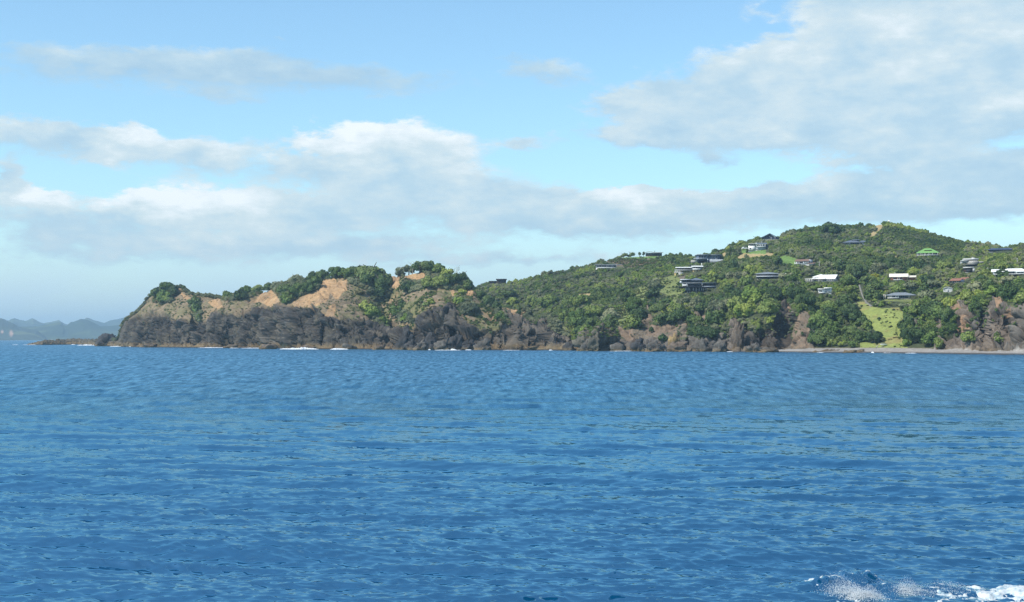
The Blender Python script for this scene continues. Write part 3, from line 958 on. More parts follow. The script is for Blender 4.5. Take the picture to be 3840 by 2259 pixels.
# ------------------------------------------------------------------ where the houses stand (photo box, depth in metres)
HOUSE = {
    'saddle': (1833, 1900, 1044, 1062, 9), 'lowwhite': (2230, 2332, 988, 1007, 9), 'curved': (2417, 2487, 943, 961, 9), 'modern': (2588, 2708, 953, 986, 10),
    'yellow': (2526, 2638, 994, 1026, 9), 'stilt': (2544, 2686, 1041, 1098, 10), 'deck': (2806, 2880, 907, 941, 9), 'aframe': (2838, 2922, 875, 899, 9),
    'veranda': (2834, 2920, 1020, 1047, 9), 'brownroof': (2980, 3054, 970, 993, 8), 'summit': (3162, 3246, 894, 918, 9), 'bigwhite': (3020, 3150, 1024, 1057, 10),
    'cabin': (3066, 3119, 1078, 1101, 7), 'brick': (3338, 3436, 1024, 1051, 8), 'longgrey': (3314, 3432, 1094, 1121, 8), 'green': (3437, 3519, 928, 959, 10),
    'stone': (3605, 3690, 963, 1001, 9), 'garage': (3611, 3655, 1003, 1023, 7), 'navy': (3708, 3797, 929, 949, 9), 'longwhite': (3723, 3910, 1006, 1032, 9),
    'redroof': (3556, 3618, 1040, 1062, 8), 'shed': (3536, 3573, 1076, 1097, 5)}
SITE = {}
for nm, (ua, ub, va, vb, dep) in HOUSE.items():
    SITE[nm] = L.at((ua + ub) / 2, vb)
# level pads for the houses
for nm, (ua, ub, va, vb, dep) in HOUSE.items():
    p = SITE[nm]
    w = (ub - ua) / 2 / F * p[1]
    X, Y = L.P[..., 0], L.P[..., 1]
    dx = np.maximum(np.abs(X - p[0]) - w - 1.0, 0)
    dy = np.maximum(np.maximum(p[1] - 1.5 - Y, Y - p[1] - dep - 1.5), 0)
    dist = np.sqrt(dx * dx + dy * dy)
    lim = p[2] - .05 + dist * .75
    near = dist < 14
    L.P[..., 2] = np.where(near, np.minimum(L.P[..., 2], lim), L.P[..., 2])
L.update()
LANDMARK = {'saddle': 'dark flat-roofed house', 'lowwhite': 'long white hillside house', 'curved': 'curved-roof house', 'modern': 'blue-grey two-storey house', 'yellow': 'yellow-based house',
            'stilt': 'house on stilts', 'deck': 'white lawn house', 'aframe': 'black gabled house', 'veranda': 'dark veranda house', 'brownroof': 'brown-roofed house', 'summit': 'slate-grey high house',
            'bigwhite': 'big white-roofed house', 'cabin': 'white boxy cabin', 'brick': 'cream-roofed brick house', 'longgrey': 'long grey-roofed house', 'green': 'green-roofed house',
            'stone': 'flat-roofed stone house', 'navy': 'navy-roofed house', 'longwhite': 'long white bungalow', 'redroof': 'rust-roofed house', 'shed': 'little white shed'}
LM_POS = {k: ((HOUSE[k][0] + HOUSE[k][1]) / 2, (HOUSE[k][2] + HOUSE[k][3]) / 2) for k in LANDMARK}
LANDMARK.update(meadow='sloping meadow', cove='bare brown cove bank', cliff='dark notched cliff', summitdry='dry summit patch')
LM_POS.update(meadow=(3300, 1215), cove=(2430, 1215), cliff=(2880, 1200), summitdry=(3290, 852))


# ------------------------------------------------------------------ plants
def ico():
    bm = bmesh.new()
    bmesh.ops.create_icosphere(bm, subdivisions=1, radius=1.0)
    v = np.array([x.co[:] for x in bm.verts])
    f = np.array([[q.index for q in x.verts] for x in bm.faces])
    bm.free()
    return v, f


ICO_V, ICO_F = ico()


def crown_mesh(name, seed, lobes, quads, mat, leaf=.2, squat=1.0, shear=0.0, spread=.62, gap=.0):
    """Leaf sprays over uneven lobes; unit radius, standing on z = 0, about 1.3 high before squat."""
    r = np.random.default_rng(seed)
    cs, rs = [], []
    for i in range(lobes):
        a = r.uniform(0, 6.283)
        d = spread * math.sqrt(r.uniform(0, 1))
        z = r.uniform(.30, 1.0) * (1 - .45 * d)
        cs.append((d * math.cos(a), d * math.sin(a), z))
        rs.append(r.uniform(.26, .46) * (1 - .25 * d))
    cs, rs = np.array(cs), np.array(rs)
    V, Fc = [], []
    nv = 0
    for c, q in zip(cs, rs):
        w = ICO_V * q * .80 * np.array([1, 1, .85]) + c
        V.append(w)
        Fc.append(ICO_F + nv)
        nv += len(w)
    made = 0
    tries = 0
    P, Nn = [], []
    while made < quads and tries < quads * 8:
        tries += 1
        i = int(r.integers(lobes))
        d = r.normal(size=3)
        d /= np.linalg.norm(d)
        if d[2] < -.55:
            continue
        p = cs[i] + d * rs[i] * np.array([1, 1, .85]) * r.uniform(.88, 1.12)
        dist = np.sqrt(((p - cs) ** 2).sum(1)) - rs * .86
        dist[i] = 1
        if (dist < 0).any() or (gap and r.uniform() < gap and d[2] < .2):
            continue
        P.append(p)
        Nn.append(d)
        made += 1
    P, Nn = np.array(P), np.array(Nn)
    n = len(P)
    nr = Nn + r.normal(size=(n, 3)) * .42
    nr[:, 2] += .25
    nr /= np.linalg.norm(nr, axis=1, keepdims=True)
    t = np.cross(nr, r.normal(size=(n, 3)))
    t /= np.linalg.norm(t, axis=1, keepdims=True)
    b = np.cross(nr, t)
    sz = leaf * r.uniform(.65, 1.35, (n, 1))
    a1, a2 = sz * r.uniform(.8, 1.2, (n, 1)) * .5, sz * r.uniform(.5, .95, (n, 1)) * .5
    q = np.stack([P - t * a1, P - b * a2 + nr * sz * .12, P + t * a1, P + b * a2 - nr * sz * .1], 1).reshape(-1, 3)
    base = nv + np.arange(n)[:, None] * 4
    V.append(q)
    Fc.append(base + np.array([[0, 1, 2]]))
    Fc.append(base + np.array([[0, 2, 3]]))
    V = np.concatenate(V)
    V[:, 2] = np.maximum(V[:, 2], 0.02) * squat
    V[:, 0] += shear * V[:, 2] ** 1.3
    return np_mesh(name, V, np.concatenate(Fc), mat)


def tube(path, radii, sides=6):
    path = [Vector(p) for p in path]
    V, Fq = [], []
    for i, p in enumerate(path):
        d = (path[min(i + 1, len(path) - 1)] - path[max(i - 1, 0)]).normalized()
        a = d.orthogonal().normalized()
        b = d.cross(a)
        for k in range(sides):
            t = 6.2832 * k / sides
            V.append(tuple(p + (a * math.cos(t) + b * math.sin(t)) * radii[i]))
    for i in range(len(path) - 1):
        for k in range(sides):
            k2 = (k + 1) % sides
            Fq.append((i * sides + k, i * sides + k2, (i + 1) * sides + k2, (i + 1) * sides + k))
    return V, Fq


def tubes_mesh(name, parts, mat, sides=5):
    V, Fq = [], []
    for path, rad in parts:
        v, f = tube(path, rad, sides)
        o = len(V)
        V += v
        Fq += [tuple(x + o for x in q) for q in f]
    return np_mesh(name, V, Fq, mat)


def trunk_mesh(name, seed, mat):
    r = random.Random(seed)
    parts = [([(0, 0, -.35), (r.uniform(-.03, .03), 0, .25), (r.uniform(-.07, .07), r.uniform(-.05, .05), .6)], (.075, .058, .034))]
    for k in range(4):
        a = k * 1.57 + r.uniform(-.5, .5)
        z = r.uniform(.25, .5)
        parts.append(([(0, 0, z), (.2 * math.cos(a), .2 * math.sin(a), z + .2), (.42 * math.cos(a), .42 * math.sin(a), z + r.uniform(.3, .45))], (.036, .026, .012)))
    return tubes_mesh(name, parts, mat)


TONES = {'dark': 'leaf_dark', 'mid': 'leaf_mid', 'bright': 'leaf_bright', 'grey': 'leaf_grey', 'dry': 'leaf_dry', 'gold': 'leaf_gold'}
CROWN = {}


def crown_for(tone, kind, var):
    key = (tone, kind, var)
    if key not in CROWN:
        sd = hash_seed(tone, kind, var)
        if kind == 'big':
            CROWN[key] = crown_mesh('crown', sd, 20, 1500, M[TONES[tone]], .17, 1.0, 0, .66)
        elif kind == 'round':
            CROWN[key] = crown_mesh('crown', sd, 12, 520, M[TONES[tone]], .23, .95)
        elif kind == 'tall':
            CROWN[key] = crown_mesh('crown', sd, 12, 520, M[TONES[tone]], .22, 1.0, 0, .5)
        elif kind == 'loose':
            CROWN[key] = crown_mesh('crown', sd, 15, 420, M[TONES[tone]], .19, 1.0, 0, .72, .35)
        elif kind == 'swept':
            CROWN[key] = crown_mesh('crown', sd, 13, 560, M[TONES[tone]], .2, .8, .75, .6)
        elif kind == 'shrub':
            CROWN[key] = crown_mesh('crown', sd, 9, 300, M[TONES[tone]], .28, .8, 0, .62)
    return CROWN[key]


def hash_seed(*a):
    h = 7
    for x in a:
        for ch in str(x):
            h = (h * 131 + ord(ch)) % 1000003
    return h


TRUNKS = [trunk_mesh('trunk', i, M['bark']) for i in range(4)]
TREE_AT = []                                    # x, y, radius of the trees built one by one


def plant(base, r, h, tone, kind, name='tree', label=None, cat='tree', group=None, lift=.12, rz=None):
    root = empty(name, tuple(base), random.uniform(0, 6.28) if rz is None else rz)
    tag(root, label, cat, group)
    c = obj('crown', crown_for(tone, kind, random.randrange(3)), root)
    zs = {'swept': 1.04, 'shrub': 1.02, 'round': 1.2}.get(kind, 1.3)
    c.scale = (r, r * random.uniform(.88, 1.1), h * (1 - lift) / zs)
    c.location = (0, 0, h * lift - .15 * h * .3)
    t = obj('trunk', TRUNKS[random.randrange(4)], root)
    t.scale = (h * .8, h * .8, h)
    TREE_AT.append((base[0], base[1], r))
    return root


# ---- trees of the headland, one by one: u, v of the foot, width, height (photo pixels), tone, shape, label
G_HEAD = 'trees and shrubs on the headland'
HEAD_TREES = [
    (592, 1118, 60, 52, 'dark', 'big', 'dark green shrub at the seaward edge of the dense tuft capping the sea cliff'),
    (628, 1092, 66, 40, 'mid', 'big', 'mid green shrub on the very top of the dense tuft capping the sea cliff'),
    (618, 1136, 76, 56, 'mid', 'big', 'wide green shrub hanging lowest on the cliff below the dense tuft'),
    (652, 1112, 50, 44, 'dark', 'round', 'small dark shrub on the landward side of the cliff-top tuft'),
    (728, 1146, 50, 40, 'dark', 'round', 'dark shrub at the head of the narrow green gully'),
    (734, 1176, 46, 44, 'mid', 'round', 'green shrub in the middle of the narrow gully'),
    (744, 1204, 34, 34, 'dark', 'tall', 'lowest slim shrub at the foot of the narrow gully'),
    (790, 1104, 34, 20, 'grey', 'loose', 'small windblown grey tree alone on the low saddle skyline'),
    (850, 1128, 56, 40, 'mid', 'round', 'green shrub beginning the long hedge-like band on the slope'),
    (900, 1126, 60, 46, 'dark', 'round', 'dark shrub in the band just seaward of the first clay patch'),
    (925, 1108, 60, 40, 'mid', 'round', 'leafy shrub on the ridge above the first clay patch'),
    (966, 1096, 56, 34, 'mid', 'round', 'green shrub on the skyline exactly above the first clay patch'),
    (1004, 1084, 56, 34, 'dark', 'round', 'dark shrub on the skyline at the landward corner of the first clay patch'),
    (1034, 1096, 44, 46, 'grey', 'loose', 'greyish shrub directly landward of the first clay patch'),
    (1068, 1110, 76, 58, 'dark', 'big', 'broad dark tree at the middle of the sloping tree band'),
    (1076, 1142, 64, 50, 'mid', 'round', 'green tree dropping below the band towards the dark cliff'),
    (1120, 1112, 76, 56, 'mid', 'big', 'broad green tree between the two largest clay patches'),
    (1160, 1102, 64, 50, 'dark', 'round', 'dark tree touching the seaward edge of the largest clay patch'),
    (1184, 1076, 56, 46, 'mid', 'round', 'green tree at the upper corner of the largest clay patch'),
    (1110, 1064, 60, 40, 'grey', 'loose', 'grey-leaved tree with pale stems on the ridge of the tree band'),
    (1170, 1050, 60, 38, 'dark', 'round', 'dark tree on the ridge seaward of the largest clay patch'),
    (1212, 1046, 60, 40, 'dark', 'round', 'dark tree over the seaward top corner of the largest clay patch'),
    (1306, 1046, 64, 50, 'mid', 'big', 'green tree where the largest clay patch meets the ridge tree shade'),
    (1260, 1042, 70, 50, 'mid', 'big', 'green tree on the ridge right above the largest clay patch'),
    (1286, 1040, 60, 42, 'bright', 'round', 'bright green tree beside the top corner of the largest clay patch'),
    (1340, 1040, 76, 54, 'dark', 'big', 'dark crown seaward of the great ridge tree'),
    (1392, 1072, 128, 100, 'dark', 'big', 'great dark spreading tree, largest on the headland ridge'),
    (1436, 1104, 80, 100, 'dark', 'big', 'dark tree on the steep shaded side of the great ridge tree'),
    (1420, 1120, 64, 52, 'dark', 'round', 'dark shrub at the foot of the great ridge tree'),
    (1388, 1112, 40, 34, 'grey', 'round', 'grey-green shrub on the scrub slope under the great ridge tree'),
    (1350, 1108, 44, 30, 'dry', 'shrub', 'yellowish shrub on the scrub slope landward of the largest clay patch'),
    (1372, 1162, 62, 44, 'bright', 'round', 'bright shrub at the top of the green wedge above the sea cave'),
    (1400, 1192, 70, 50, 'bright', 'big', 'largest bright shrub of the green wedge above the sea cave'),
    (1436, 1222, 60, 46, 'bright', 'round', 'bright shrub low in the green wedge above the sea cave'),
    (1448, 1246, 38, 36, 'mid', 'tall', 'lowest shrub of the green wedge, hanging over the sea cave'),
    (1484, 1186, 70, 52, 'mid', 'round', 'green shrub across the gully from the green wedge'),
    (1520, 1208, 56, 40, 'bright', 'round', 'lower shrub across the gully from the green wedge'),
    (1508, 1152, 42, 36, 'dark', 'round', 'small dark round shrub alone on the pale slope past the gully'),
    (1532, 1098, 66, 54, 'dark', 'big', 'dark bush beside the upper pair of clay banks'),
    (1498, 1030, 44, 40, 'grey', 'loose', 'thin grey tree at the seaward end of the summit grove'),
    (1530, 1024, 56, 44, 'grey', 'loose', 'grey twiggy tree in the summit grove'),
    (1574, 1026, 66, 58, 'dark', 'loose', 'dark open-crowned tree in the middle of the summit grove'),
    (1604, 1024, 62, 58, 'dark', 'big', 'tallest tree of the summit grove'),
    (1640, 1028, 66, 46, 'mid', 'big', 'green tree at the landward end of the summit grove'),
    (1676, 1036, 60, 40, 'bright', 'round', 'bright green tree stepping down from the summit grove'),
    (1610, 1080, 70, 50, 'mid', 'big', 'wide green tree under the summit grove beside the clay bank'),
    (1655, 1076, 70, 52, 'mid', 'big', 'green tree in the middle of the slope under the summit grove'),
    (1700, 1070, 74, 56, 'dark', 'big', 'dark tree on the landward slope under the summit grove'),
    (1742, 1050, 50, 48, 'dark', 'loose', 'leaning dark-crowned tree on the skyline next to bare branches'),
    (1756, 1086, 56, 44, 'dark', 'round', 'dark tree just above the small clay pinnacle'),
    (1724, 1110, 56, 32, 'bright', 'shrub', 'flat bright shrub just seaward of the small clay pinnacle'),
    (1726, 1146, 66, 38, 'bright', 'round', 'bright round shrub below the small clay pinnacle'),
    (1760, 1176, 76, 40, 'grey', 'big', 'broad grey-green shrub lowest on the slope below the clay pinnacle'),
    (1806, 1126, 50, 46, 'dark', 'big', 'dark tree behind the steep edge past the clay pinnacle'),
    (1836, 1150, 56, 56, 'dark', 'big', 'dark tree filling the hollow before the last clay saddle'),
    (1862, 1166, 44, 42, 'dark', 'round', 'dark tree touching the last clay saddle'),
    (1876, 1200, 52, 40, 'mid', 'round', 'green shrub on the slope below the last clay saddle'),
    (1896, 1220, 36, 34, 'mid', 'tall', 'narrow shrub at the rock step below the last clay saddle'),
    (1944, 1184, 26, 26, 'dark', 'round', 'tiny dark shrub on the last clay saddle'),
    (1620, 1140, 42, 26, 'bright', 'shrub', 'flat bright shrub alone on the broad scrub slope'),
    (1598, 1150, 34, 22, 'mid', 'shrub', 'small low shrub on the broad scrub slope above the dark slab'),
]
for (u, v, w, h, tone, kind, lab) in HEAD_TREES:
    p = H.at(u, v)
    k = p[1] / F
    nm, ct = ('tree', 'tree') if h >= 46 or kind == 'loose' else ('shrub', 'shrub')
    plant(p, w * .5 * k, h * k, tone, kind, nm, lab, ct, G_HEAD, .02 if ct == 'shrub' else .08)


def bare_tree(base, h, seed, label, group=None):
    root = tag(empty('dead_tree', tuple(base), 0), label, 'tree', group)
    r = random.Random(seed)
    trunk = [([(0, 0, -.3), (.04 * h, 0, .3 * h), (.02 * h, 0, .62 * h)], (.03 * h, .022 * h, .012 * h))]
    obj('trunk', tubes_mesh('trunk', trunk, M['deadwood']), root)
    for k in range(5):
        a = r.uniform(0, 6.28)
        z = r.uniform(.25, .6) * h
        d = r.uniform(.25, .45) * h
        path = [(.03 * h, 0, z), (.5 * d * math.cos(a), .5 * d * math.sin(a), z + .22 * h), (d * math.cos(a), d * math.sin(a), z + r.uniform(.25, .42) * h)]
        tw = [(path, (.013 * h, .009 * h, .004 * h))]
        for q in range(3):
            s0 = Vector(path[1])
            tw.append(([tuple(s0), tuple(s0 + Vector((r.uniform(-.2, .2), r.uniform(-.2, .2), r.uniform(.1, .25))) * h)], (.006 * h, .003 * h)))
        obj('branch', tubes_mesh('branch', tw, M['deadwood'], 4), root)
    return root


for (u, v, h, sd, lab) in [(1712, 1052, 56, 3, 'bare grey dead tree on the headland skyline beside a leaning tree'), (1545, 1024, 52, 5, 'bare twiggy dead tree poking out of the summit grove'),
                           (1512, 1026, 40, 9, 'short bare dead tree at the seaward end of the summit grove')]:
    p = H.at(u, v)
    bare_tree(p, h * p[1] / F, sd, lab, 'dead trees on the headland')
for (u, v, h, sd, lab) in [(2700, 1192, 46, 13, 'pale dead tree standing among bushes above the cove rocks'), (2456, 1112, 30, 15, 'small white dead trunk at the edge of the pale green slope')]:
    p = L.at(u, v)
    bare_tree(p, h * p[1] / F, sd, lab, 'dead trees on the hill')

# ---- trees of the mainland, one by one
G_MAIN = 'trees on the hillside'
MAIN_TREES = [
    (3116, 884, 82, 62, 'dark', 'big', 'tree', 'huge dark domed tree breaking the summit skyline'), (3152, 878, 46, 42, 'dark', 'round', 'tree', 'dark tree leaning on the flank of the huge summit tree'),
    (2770, 930, 54, 34, 'mid', 'swept', 'tree', 'largest windswept tree on the skyline seaward of the white lawn house'), (2735, 936, 40, 26, 'mid', 'swept', 'tree', 'low windswept tree on the skyline above the palm'),
    (2832, 902, 44, 28, 'mid', 'swept', 'tree', 'windswept tree beside the black gabled house'), (2806, 912, 34, 20, 'dark', 'swept', 'tree', 'small windswept tree between lawn house and black gabled house'),
    (2338, 962, 40, 24, 'dark', 'swept', 'tree', 'windswept low tree at the seaward end of the ridge lawn'), (2364, 960, 36, 26, 'dark', 'swept', 'tree', 'windswept tree bending over the ridge lawn'),
    (2399, 957, 16, 20, 'dark', 'tall', 'tree', 'slim round-headed tree on the ridge lawn'), (2413, 957, 16, 21, 'dark', 'tall', 'tree', 'slim round-headed tree touching the curved-roof house'),
    (2288, 1000, 0, 0, '', '', '', ''),
    (2500, 960, 14, 14, 'dark', 'tall', 'tree', 'lone little tree on the skyline past the curved-roof house'), (2575, 968, 12, 22, 'dark', 'tall', 'tree', 'thin flat-topped tree on the skyline seaward of the blue-grey house'),
    (2830, 1150, 120, 90, 'bright', 'big', 'tree', 'broad bright green tree beside the notched dark cliff'), (2790, 1190, 90, 64, 'bright', 'big', 'tree', 'bright tree low beside the rock pinnacle'),
    (2880, 1180, 84, 66, 'mid', 'big', 'tree', 'green tree overhanging the dark notched cliff'), (2910, 1128, 84, 76, 'dark', 'big', 'tree', 'dark tree at the brow of the notched cliff'),
    (2980, 1128, 76, 70, 'dark', 'big', 'tree', 'dark tree on the brow between two clay streaks'), (3020, 1162, 84, 80, 'dark', 'big', 'tree', 'dark tree above the tan rock face by the beach'),
    (3072, 1232, 84, 76, 'mid', 'big', 'tree', 'big green tree over the beach beside the tan rock face'), (3068, 1296, 78, 72, 'dark', 'big', 'tree', 'dark tree standing lowest beside the tan rock face'),
    (3120, 1250, 64, 60, 'mid', 'big', 'tree', 'green tree on the bank behind the beach, in mid grove'), (3104, 1180, 84, 60, 'mid', 'big', 'tree', 'mid green tree above the beach grove'),
    (3160, 1172, 90, 76, 'dark', 'big', 'tree', 'wide dark tree at the top of the beach grove'), (3196, 1210, 76, 70, 'dark', 'big', 'tree', 'dark tree on the upper edge of the meadow'),
    (3190, 1262, 70, 56, 'dark', 'big', 'tree', 'dark tree in the hollow beside the meadow'), (3222, 1280, 66, 56, 'dark', 'big', 'tree', 'dark tree above the driftwood'),
    (3280, 1286, 62, 54, 'dark', 'big', 'tree', 'round dark tree shading the white dinghy'), (3120, 1300, 50, 34, 'mid', 'shrub', 'shrub', 'low green bush at the back of the beach under the grove'),
    (3200, 1304, 56, 32, 'mid', 'shrub', 'shrub', 'low green bush at the back of the beach seaward of the meadow foot'), (3160, 1300, 40, 30, 'bright', 'shrub', 'shrub', 'brighter low bush between two beach bushes'),
    (3430, 1288, 110, 76, 'dark', 'big', 'tree', 'big spreading dark tree at the foot of the meadow'), (3492, 1296, 84, 62, 'mid', 'big', 'tree', 'green tree behind the beach next to the spreading dark tree'),
    (3520, 1306, 46, 42, 'mid', 'round', 'shrub', 'green shrub where beach grove meets the rock apron'), (3402, 1300, 40, 34, 'bright', 'round', 'shrub', 'bright shrub tucked under the spreading dark tree'),
    (3450, 1240, 56, 46, 'mid', 'round', 'tree', 'green tree on the ledge beside the small bare rock'), (3440, 1180, 84, 66, 'mid', 'big', 'tree', 'green tree on the rim above the meadow'),
    (3500, 1190, 110, 76, 'dark', 'big', 'tree', 'large layered dark tree above the beach cliffs'), (3470, 1160, 76, 56, 'mid', 'big', 'tree', 'green tree on the slope under the long grey-roofed house'),
    (3550, 1216, 70, 84, 'dark', 'big', 'tree', 'dark tree hanging in front of the rust-coloured crag'), (3560, 1160, 64, 50, 'bright', 'big', 'tree', 'bright tree just above the rust-coloured crag'),
    (3628, 1286, 62, 52, 'mid', 'round', 'shrub', 'green shrub growing halfway up the pale cliff'), (3650, 1176, 44, 56, 'mid', 'tall', 'tree', 'narrow tree in the cleft of the beach cliffs'),
    (3750, 1288, 50, 30, 'mid', 'shrub', 'shrub', 'grassy green shrub on a ledge of the eastern cliff'), (3738, 1276, 30, 36, 'dark', 'round', 'shrub', 'dark shrub on a ledge of the eastern cliff'),
    (3283, 1052, 44, 32, 'gold', 'big', 'tree', 'yellow-green domed tree beside the cream-roofed brick house'), (3310, 968, 30, 14, 'gold', 'shrub', 'shrub', 'golden low bush high on the slope'),
    (3400, 1110, 0, 0, '', '', '', ''), (3300, 1118, 50, 36, 'bright', 'round', 'tree', 'pale green tree beside the grey path'), (3190, 1104, 54, 40, 'mid', 'big', 'tree', 'green tree just seaward of the grey path'),
    (3180, 1074, 64, 48, 'mid', 'big', 'tree', 'rounded green tree just east of the big white-roofed house'), (3232, 1036, 76, 56, 'dark', 'big', 'tree', 'wide dark tree behind the top of the path'),
    (2640, 1262, 76, 56, 'dark', 'big', 'tree', 'dark clump hanging over the cove rocks'), (2668, 1274, 70, 56, 'dark', 'big', 'tree', 'dark clump beside the tall rock pinnacle'), (2600, 1252, 44, 40, 'mid', 'round', 'shrub', 'green shrub at the edge of the brown bank'),
    (2486, 1282, 42, 34, 'dark', 'round', 'shrub', 'round dark shrub alone below the brown bank'), (2442, 1244, 24, 22, 'dark', 'round', 'shrub', 'small dark shrub on the brown bank'),
    (2500, 1216, 84, 60, 'dark', 'big', 'tree', 'dark tree above the brown bank'), (2556, 1206, 76, 64, 'dark', 'big', 'tree', 'dark tree at the landward top of the brown bank'), (2470, 1180, 76, 56, 'dark', 'big', 'tree', 'dark tree between green slope and brown bank'),
    (2270, 1250, 76, 70, 'dark', 'big', 'tree', 'dark tree in the cove just behind the rocky knoll'), (2170, 1230, 90, 84, 'mid', 'big', 'tree', 'green tree filling the cove between headland and knoll'), (2120, 1216, 64, 60, 'mid', 'big', 'tree', 'green tree beside the end of the headland'),
    (2290, 1210, 84, 64, 'grey', 'big', 'tree', 'grey-leaved tree above the rocky knoll'), (2226, 1196, 84, 60, 'mid', 'big', 'tree', 'green tree in the valley above the knoll'), (2180, 1160, 100, 66, 'mid', 'big', 'tree', 'wide tree in the middle of the valley'),
    (2060, 1160, 90, 60, 'mid', 'big', 'tree', 'wide green tree behind the last headland rocks'), (1990, 1150, 64, 44, 'mid', 'round', 'tree', 'green tree behind the last clay saddle'),
    (2910, 952, 20, 22, 'dark', 'tall', 'tree', 'dark slim tree at the edge of the green lawn'), (2802, 948, 16, 18, 'dark', 'tall', 'shrub', 'small dark topiary bush on the lawn before the white house'), (2798, 966, 24, 16, 'grey', 'shrub', 'shrub', 'grey bush on the dry lawn edge'),
    (2914, 992, 46, 40, 'dark', 'big', 'tree', 'dark tree beside the lower green lawn'), (2870, 990, 0, 0, '', '', '', ''),
    (3318, 836, 34, 15, 'bright', 'shrub', 'shrub', 'pale green bush beside the tiny summit hut'), (3786, 926, 20, 26, 'dark', 'tall', 'tree', 'pointed dark tree on the skyline above the navy-roofed house'), (3824, 930, 36, 28, 'dark', 'round', 'tree', 'dark tree on the skyline at the far eastern end'),
]
for (u, v, w, h, tone, kind, nm, lab) in MAIN_TREES:
    if not nm:
        continue
    p = L.at(u, v)
    k = p[1] / F
    plant(p, w * .5 * k, h * k, tone, kind, nm, lab, nm, G_MAIN, .03 if nm == 'shrub' else (.3 if kind == 'tall' and w < 20 else .06), 0.0 if kind == 'swept' else None)


def palm(u, v, h):
    p = L.at(u, v)
    hm = h * p[1] / F
    root = tag(empty('palm_tree', tuple(p)), 'dark spiky palm tree beside the dry lawn', 'palm tree')
    obj('trunk', tubes_mesh('trunk', [([(0, 0, -.3), (.05, 0, hm * .35), (0, 0, hm * .6)], (.3, .26, .24))], M['bark'], 7), root)
    fr = []
    for k in range(9):
        t = k / 8
        fr.append((t, .10 + .16 * math.sin(3.14 * min(1, t * 1.15 + .05))))
    V, Fq = [], []
    for i, (t, wd) in enumerate(fr):
        x = t * hm * .62
        z = hm * .30 * math.sin(t * 2.2) - t * t * hm * .12
        for s_ in (-1, 0, 1):
            V.append((x, s_ * wd * hm * .16, z - abs(s_) * wd * hm * .07))
    for i in range(8):
        for s_ in (0, 1):
            Fq.append((i * 3 + s_, i * 3 + s_ + 1, i * 3 + s_ + 4, i * 3 + s_ + 3))
    me = np_mesh('frond', V, Fq, M['leaf_dark'])
    for k in range(22):
        f = obj('frond', me, root, (0, 0, hm * .6))
        f.rotation_euler = (random.uniform(-.2, .2), random.uniform(-.85, .55), k * 2.4)


palm(2740, 962, 36)


# ---- clearings that bushes must not hide
CLEAR = [pl for k in ('dry', 'grass', 'meadow', 'clay') for pl in ROCK_L[k]] + ROCK_L['brown'] + ROCK_L['rock'] + [[(3212, 1066), (3236, 1064), (3256, 1110), (3280, 1148), (3254, 1150), (3228, 1116)]]


def hides(u, v, wpx, hpx, Y, soft=.12):
    """True where a plant would stand in front of a house or a clearing."""
    u, v, wpx, hpx, Y = np.broadcast_arrays(u, v, wpx, hpx, Y)
    r = np.zeros(u.shape, bool)
    for nm, (ua, ub, va, vb, dep) in HOUSE.items():
        p = SITE[nm]
        hb = vb - va
        soft = .03
        infront = (Y < p[1] + 1.0) & (u + wpx * .45 > ua) & (u - wpx * .45 < ub) & (v > va) & (v - hpx < vb - hb * soft)
        inside = (Y >= p[1] + 1.0) & (Y < p[1] + dep + 3.5) & (u + wpx * .5 > ua - 2) & (u - wpx * .5 < ub + 2) & (v < vb + 4) & (v > va - 40)
        r |= infront | inside
    for pl in CLEAR:
        r |= in_poly(u, v - hpx * .75, pl) | in_poly(u, v - hpx * .1, pl)
    return r


# ---- the larger trees that stand out of the bush
def auto_trees(n_want):
    cand = []
    rows = np.arange(3 + 12 + 30, L.front - 2)
    colsj = np.arange(40, int(np.searchsorted(L.us, 3900)))
    r = np.random.default_rng(77)
    N_ = 16000
    i = r.choice(rows, N_)
    j = r.choice(colsj, N_)
    Pn = L.P[i, j]
    u, v = L.U[i, j], L.V[i, j]
    ok = ~L.bare[i, j] & (u > 1840) & (u < 3850)
    zone = fbm(Pn / 60.0, 3, 401)
    rad = r.uniform(2.0, 3.6, N_) * (0.8 + .6 * zone) * np.interp(v, [860, 980, 1150], [.85, 1.0, 1.25])
    hgt = rad * r.uniform(1.1, 1.75, N_)
    k = F / Pn[:, 1]
    ok &= ~hides(u, v, rad * 2 * k, hgt * k, Pn[:, 1])
    # behind the headland nothing of them would show
    hv = np.interp(u, [1800, 1850, 1884, 1981, 2021, 2045, 2103, 2150, 2170], [1090, 1120, 1145, 1165, 1195, 1185, 1232, 1270, 1300])
    ok &= v < hv
    taken = [(x, y, q) for (x, y, q) in TREE_AT]
    out = []
    order = np.argsort(-(rad * k) * r.uniform(.6, 1.2, N_))
    for a in order:
        if not ok[a]:
            continue
        x, y = Pn[a, 0], Pn[a, 1]
        if any((x - q[0]) ** 2 + (y - q[1]) ** 2 < (1.0 * (rad[a] + q[2])) ** 2 for q in taken):
            continue
        taken.append((x, y, rad[a]))
        out.append(a)
        if len(out) >= n_want:
            break
    return [(Pn[a], u[a], v[a], rad[a], hgt[a]) for a in out]


def ordinal(n):
    w = 'first second third fourth fifth sixth seventh eighth ninth tenth eleventh twelfth thirteenth fourteenth fifteenth sixteenth seventeenth eighteenth nineteenth twentieth'.split()
    return w[n] if n < 20 else 'twenty-' + (w[n - 20] if n < 29 else 'last')


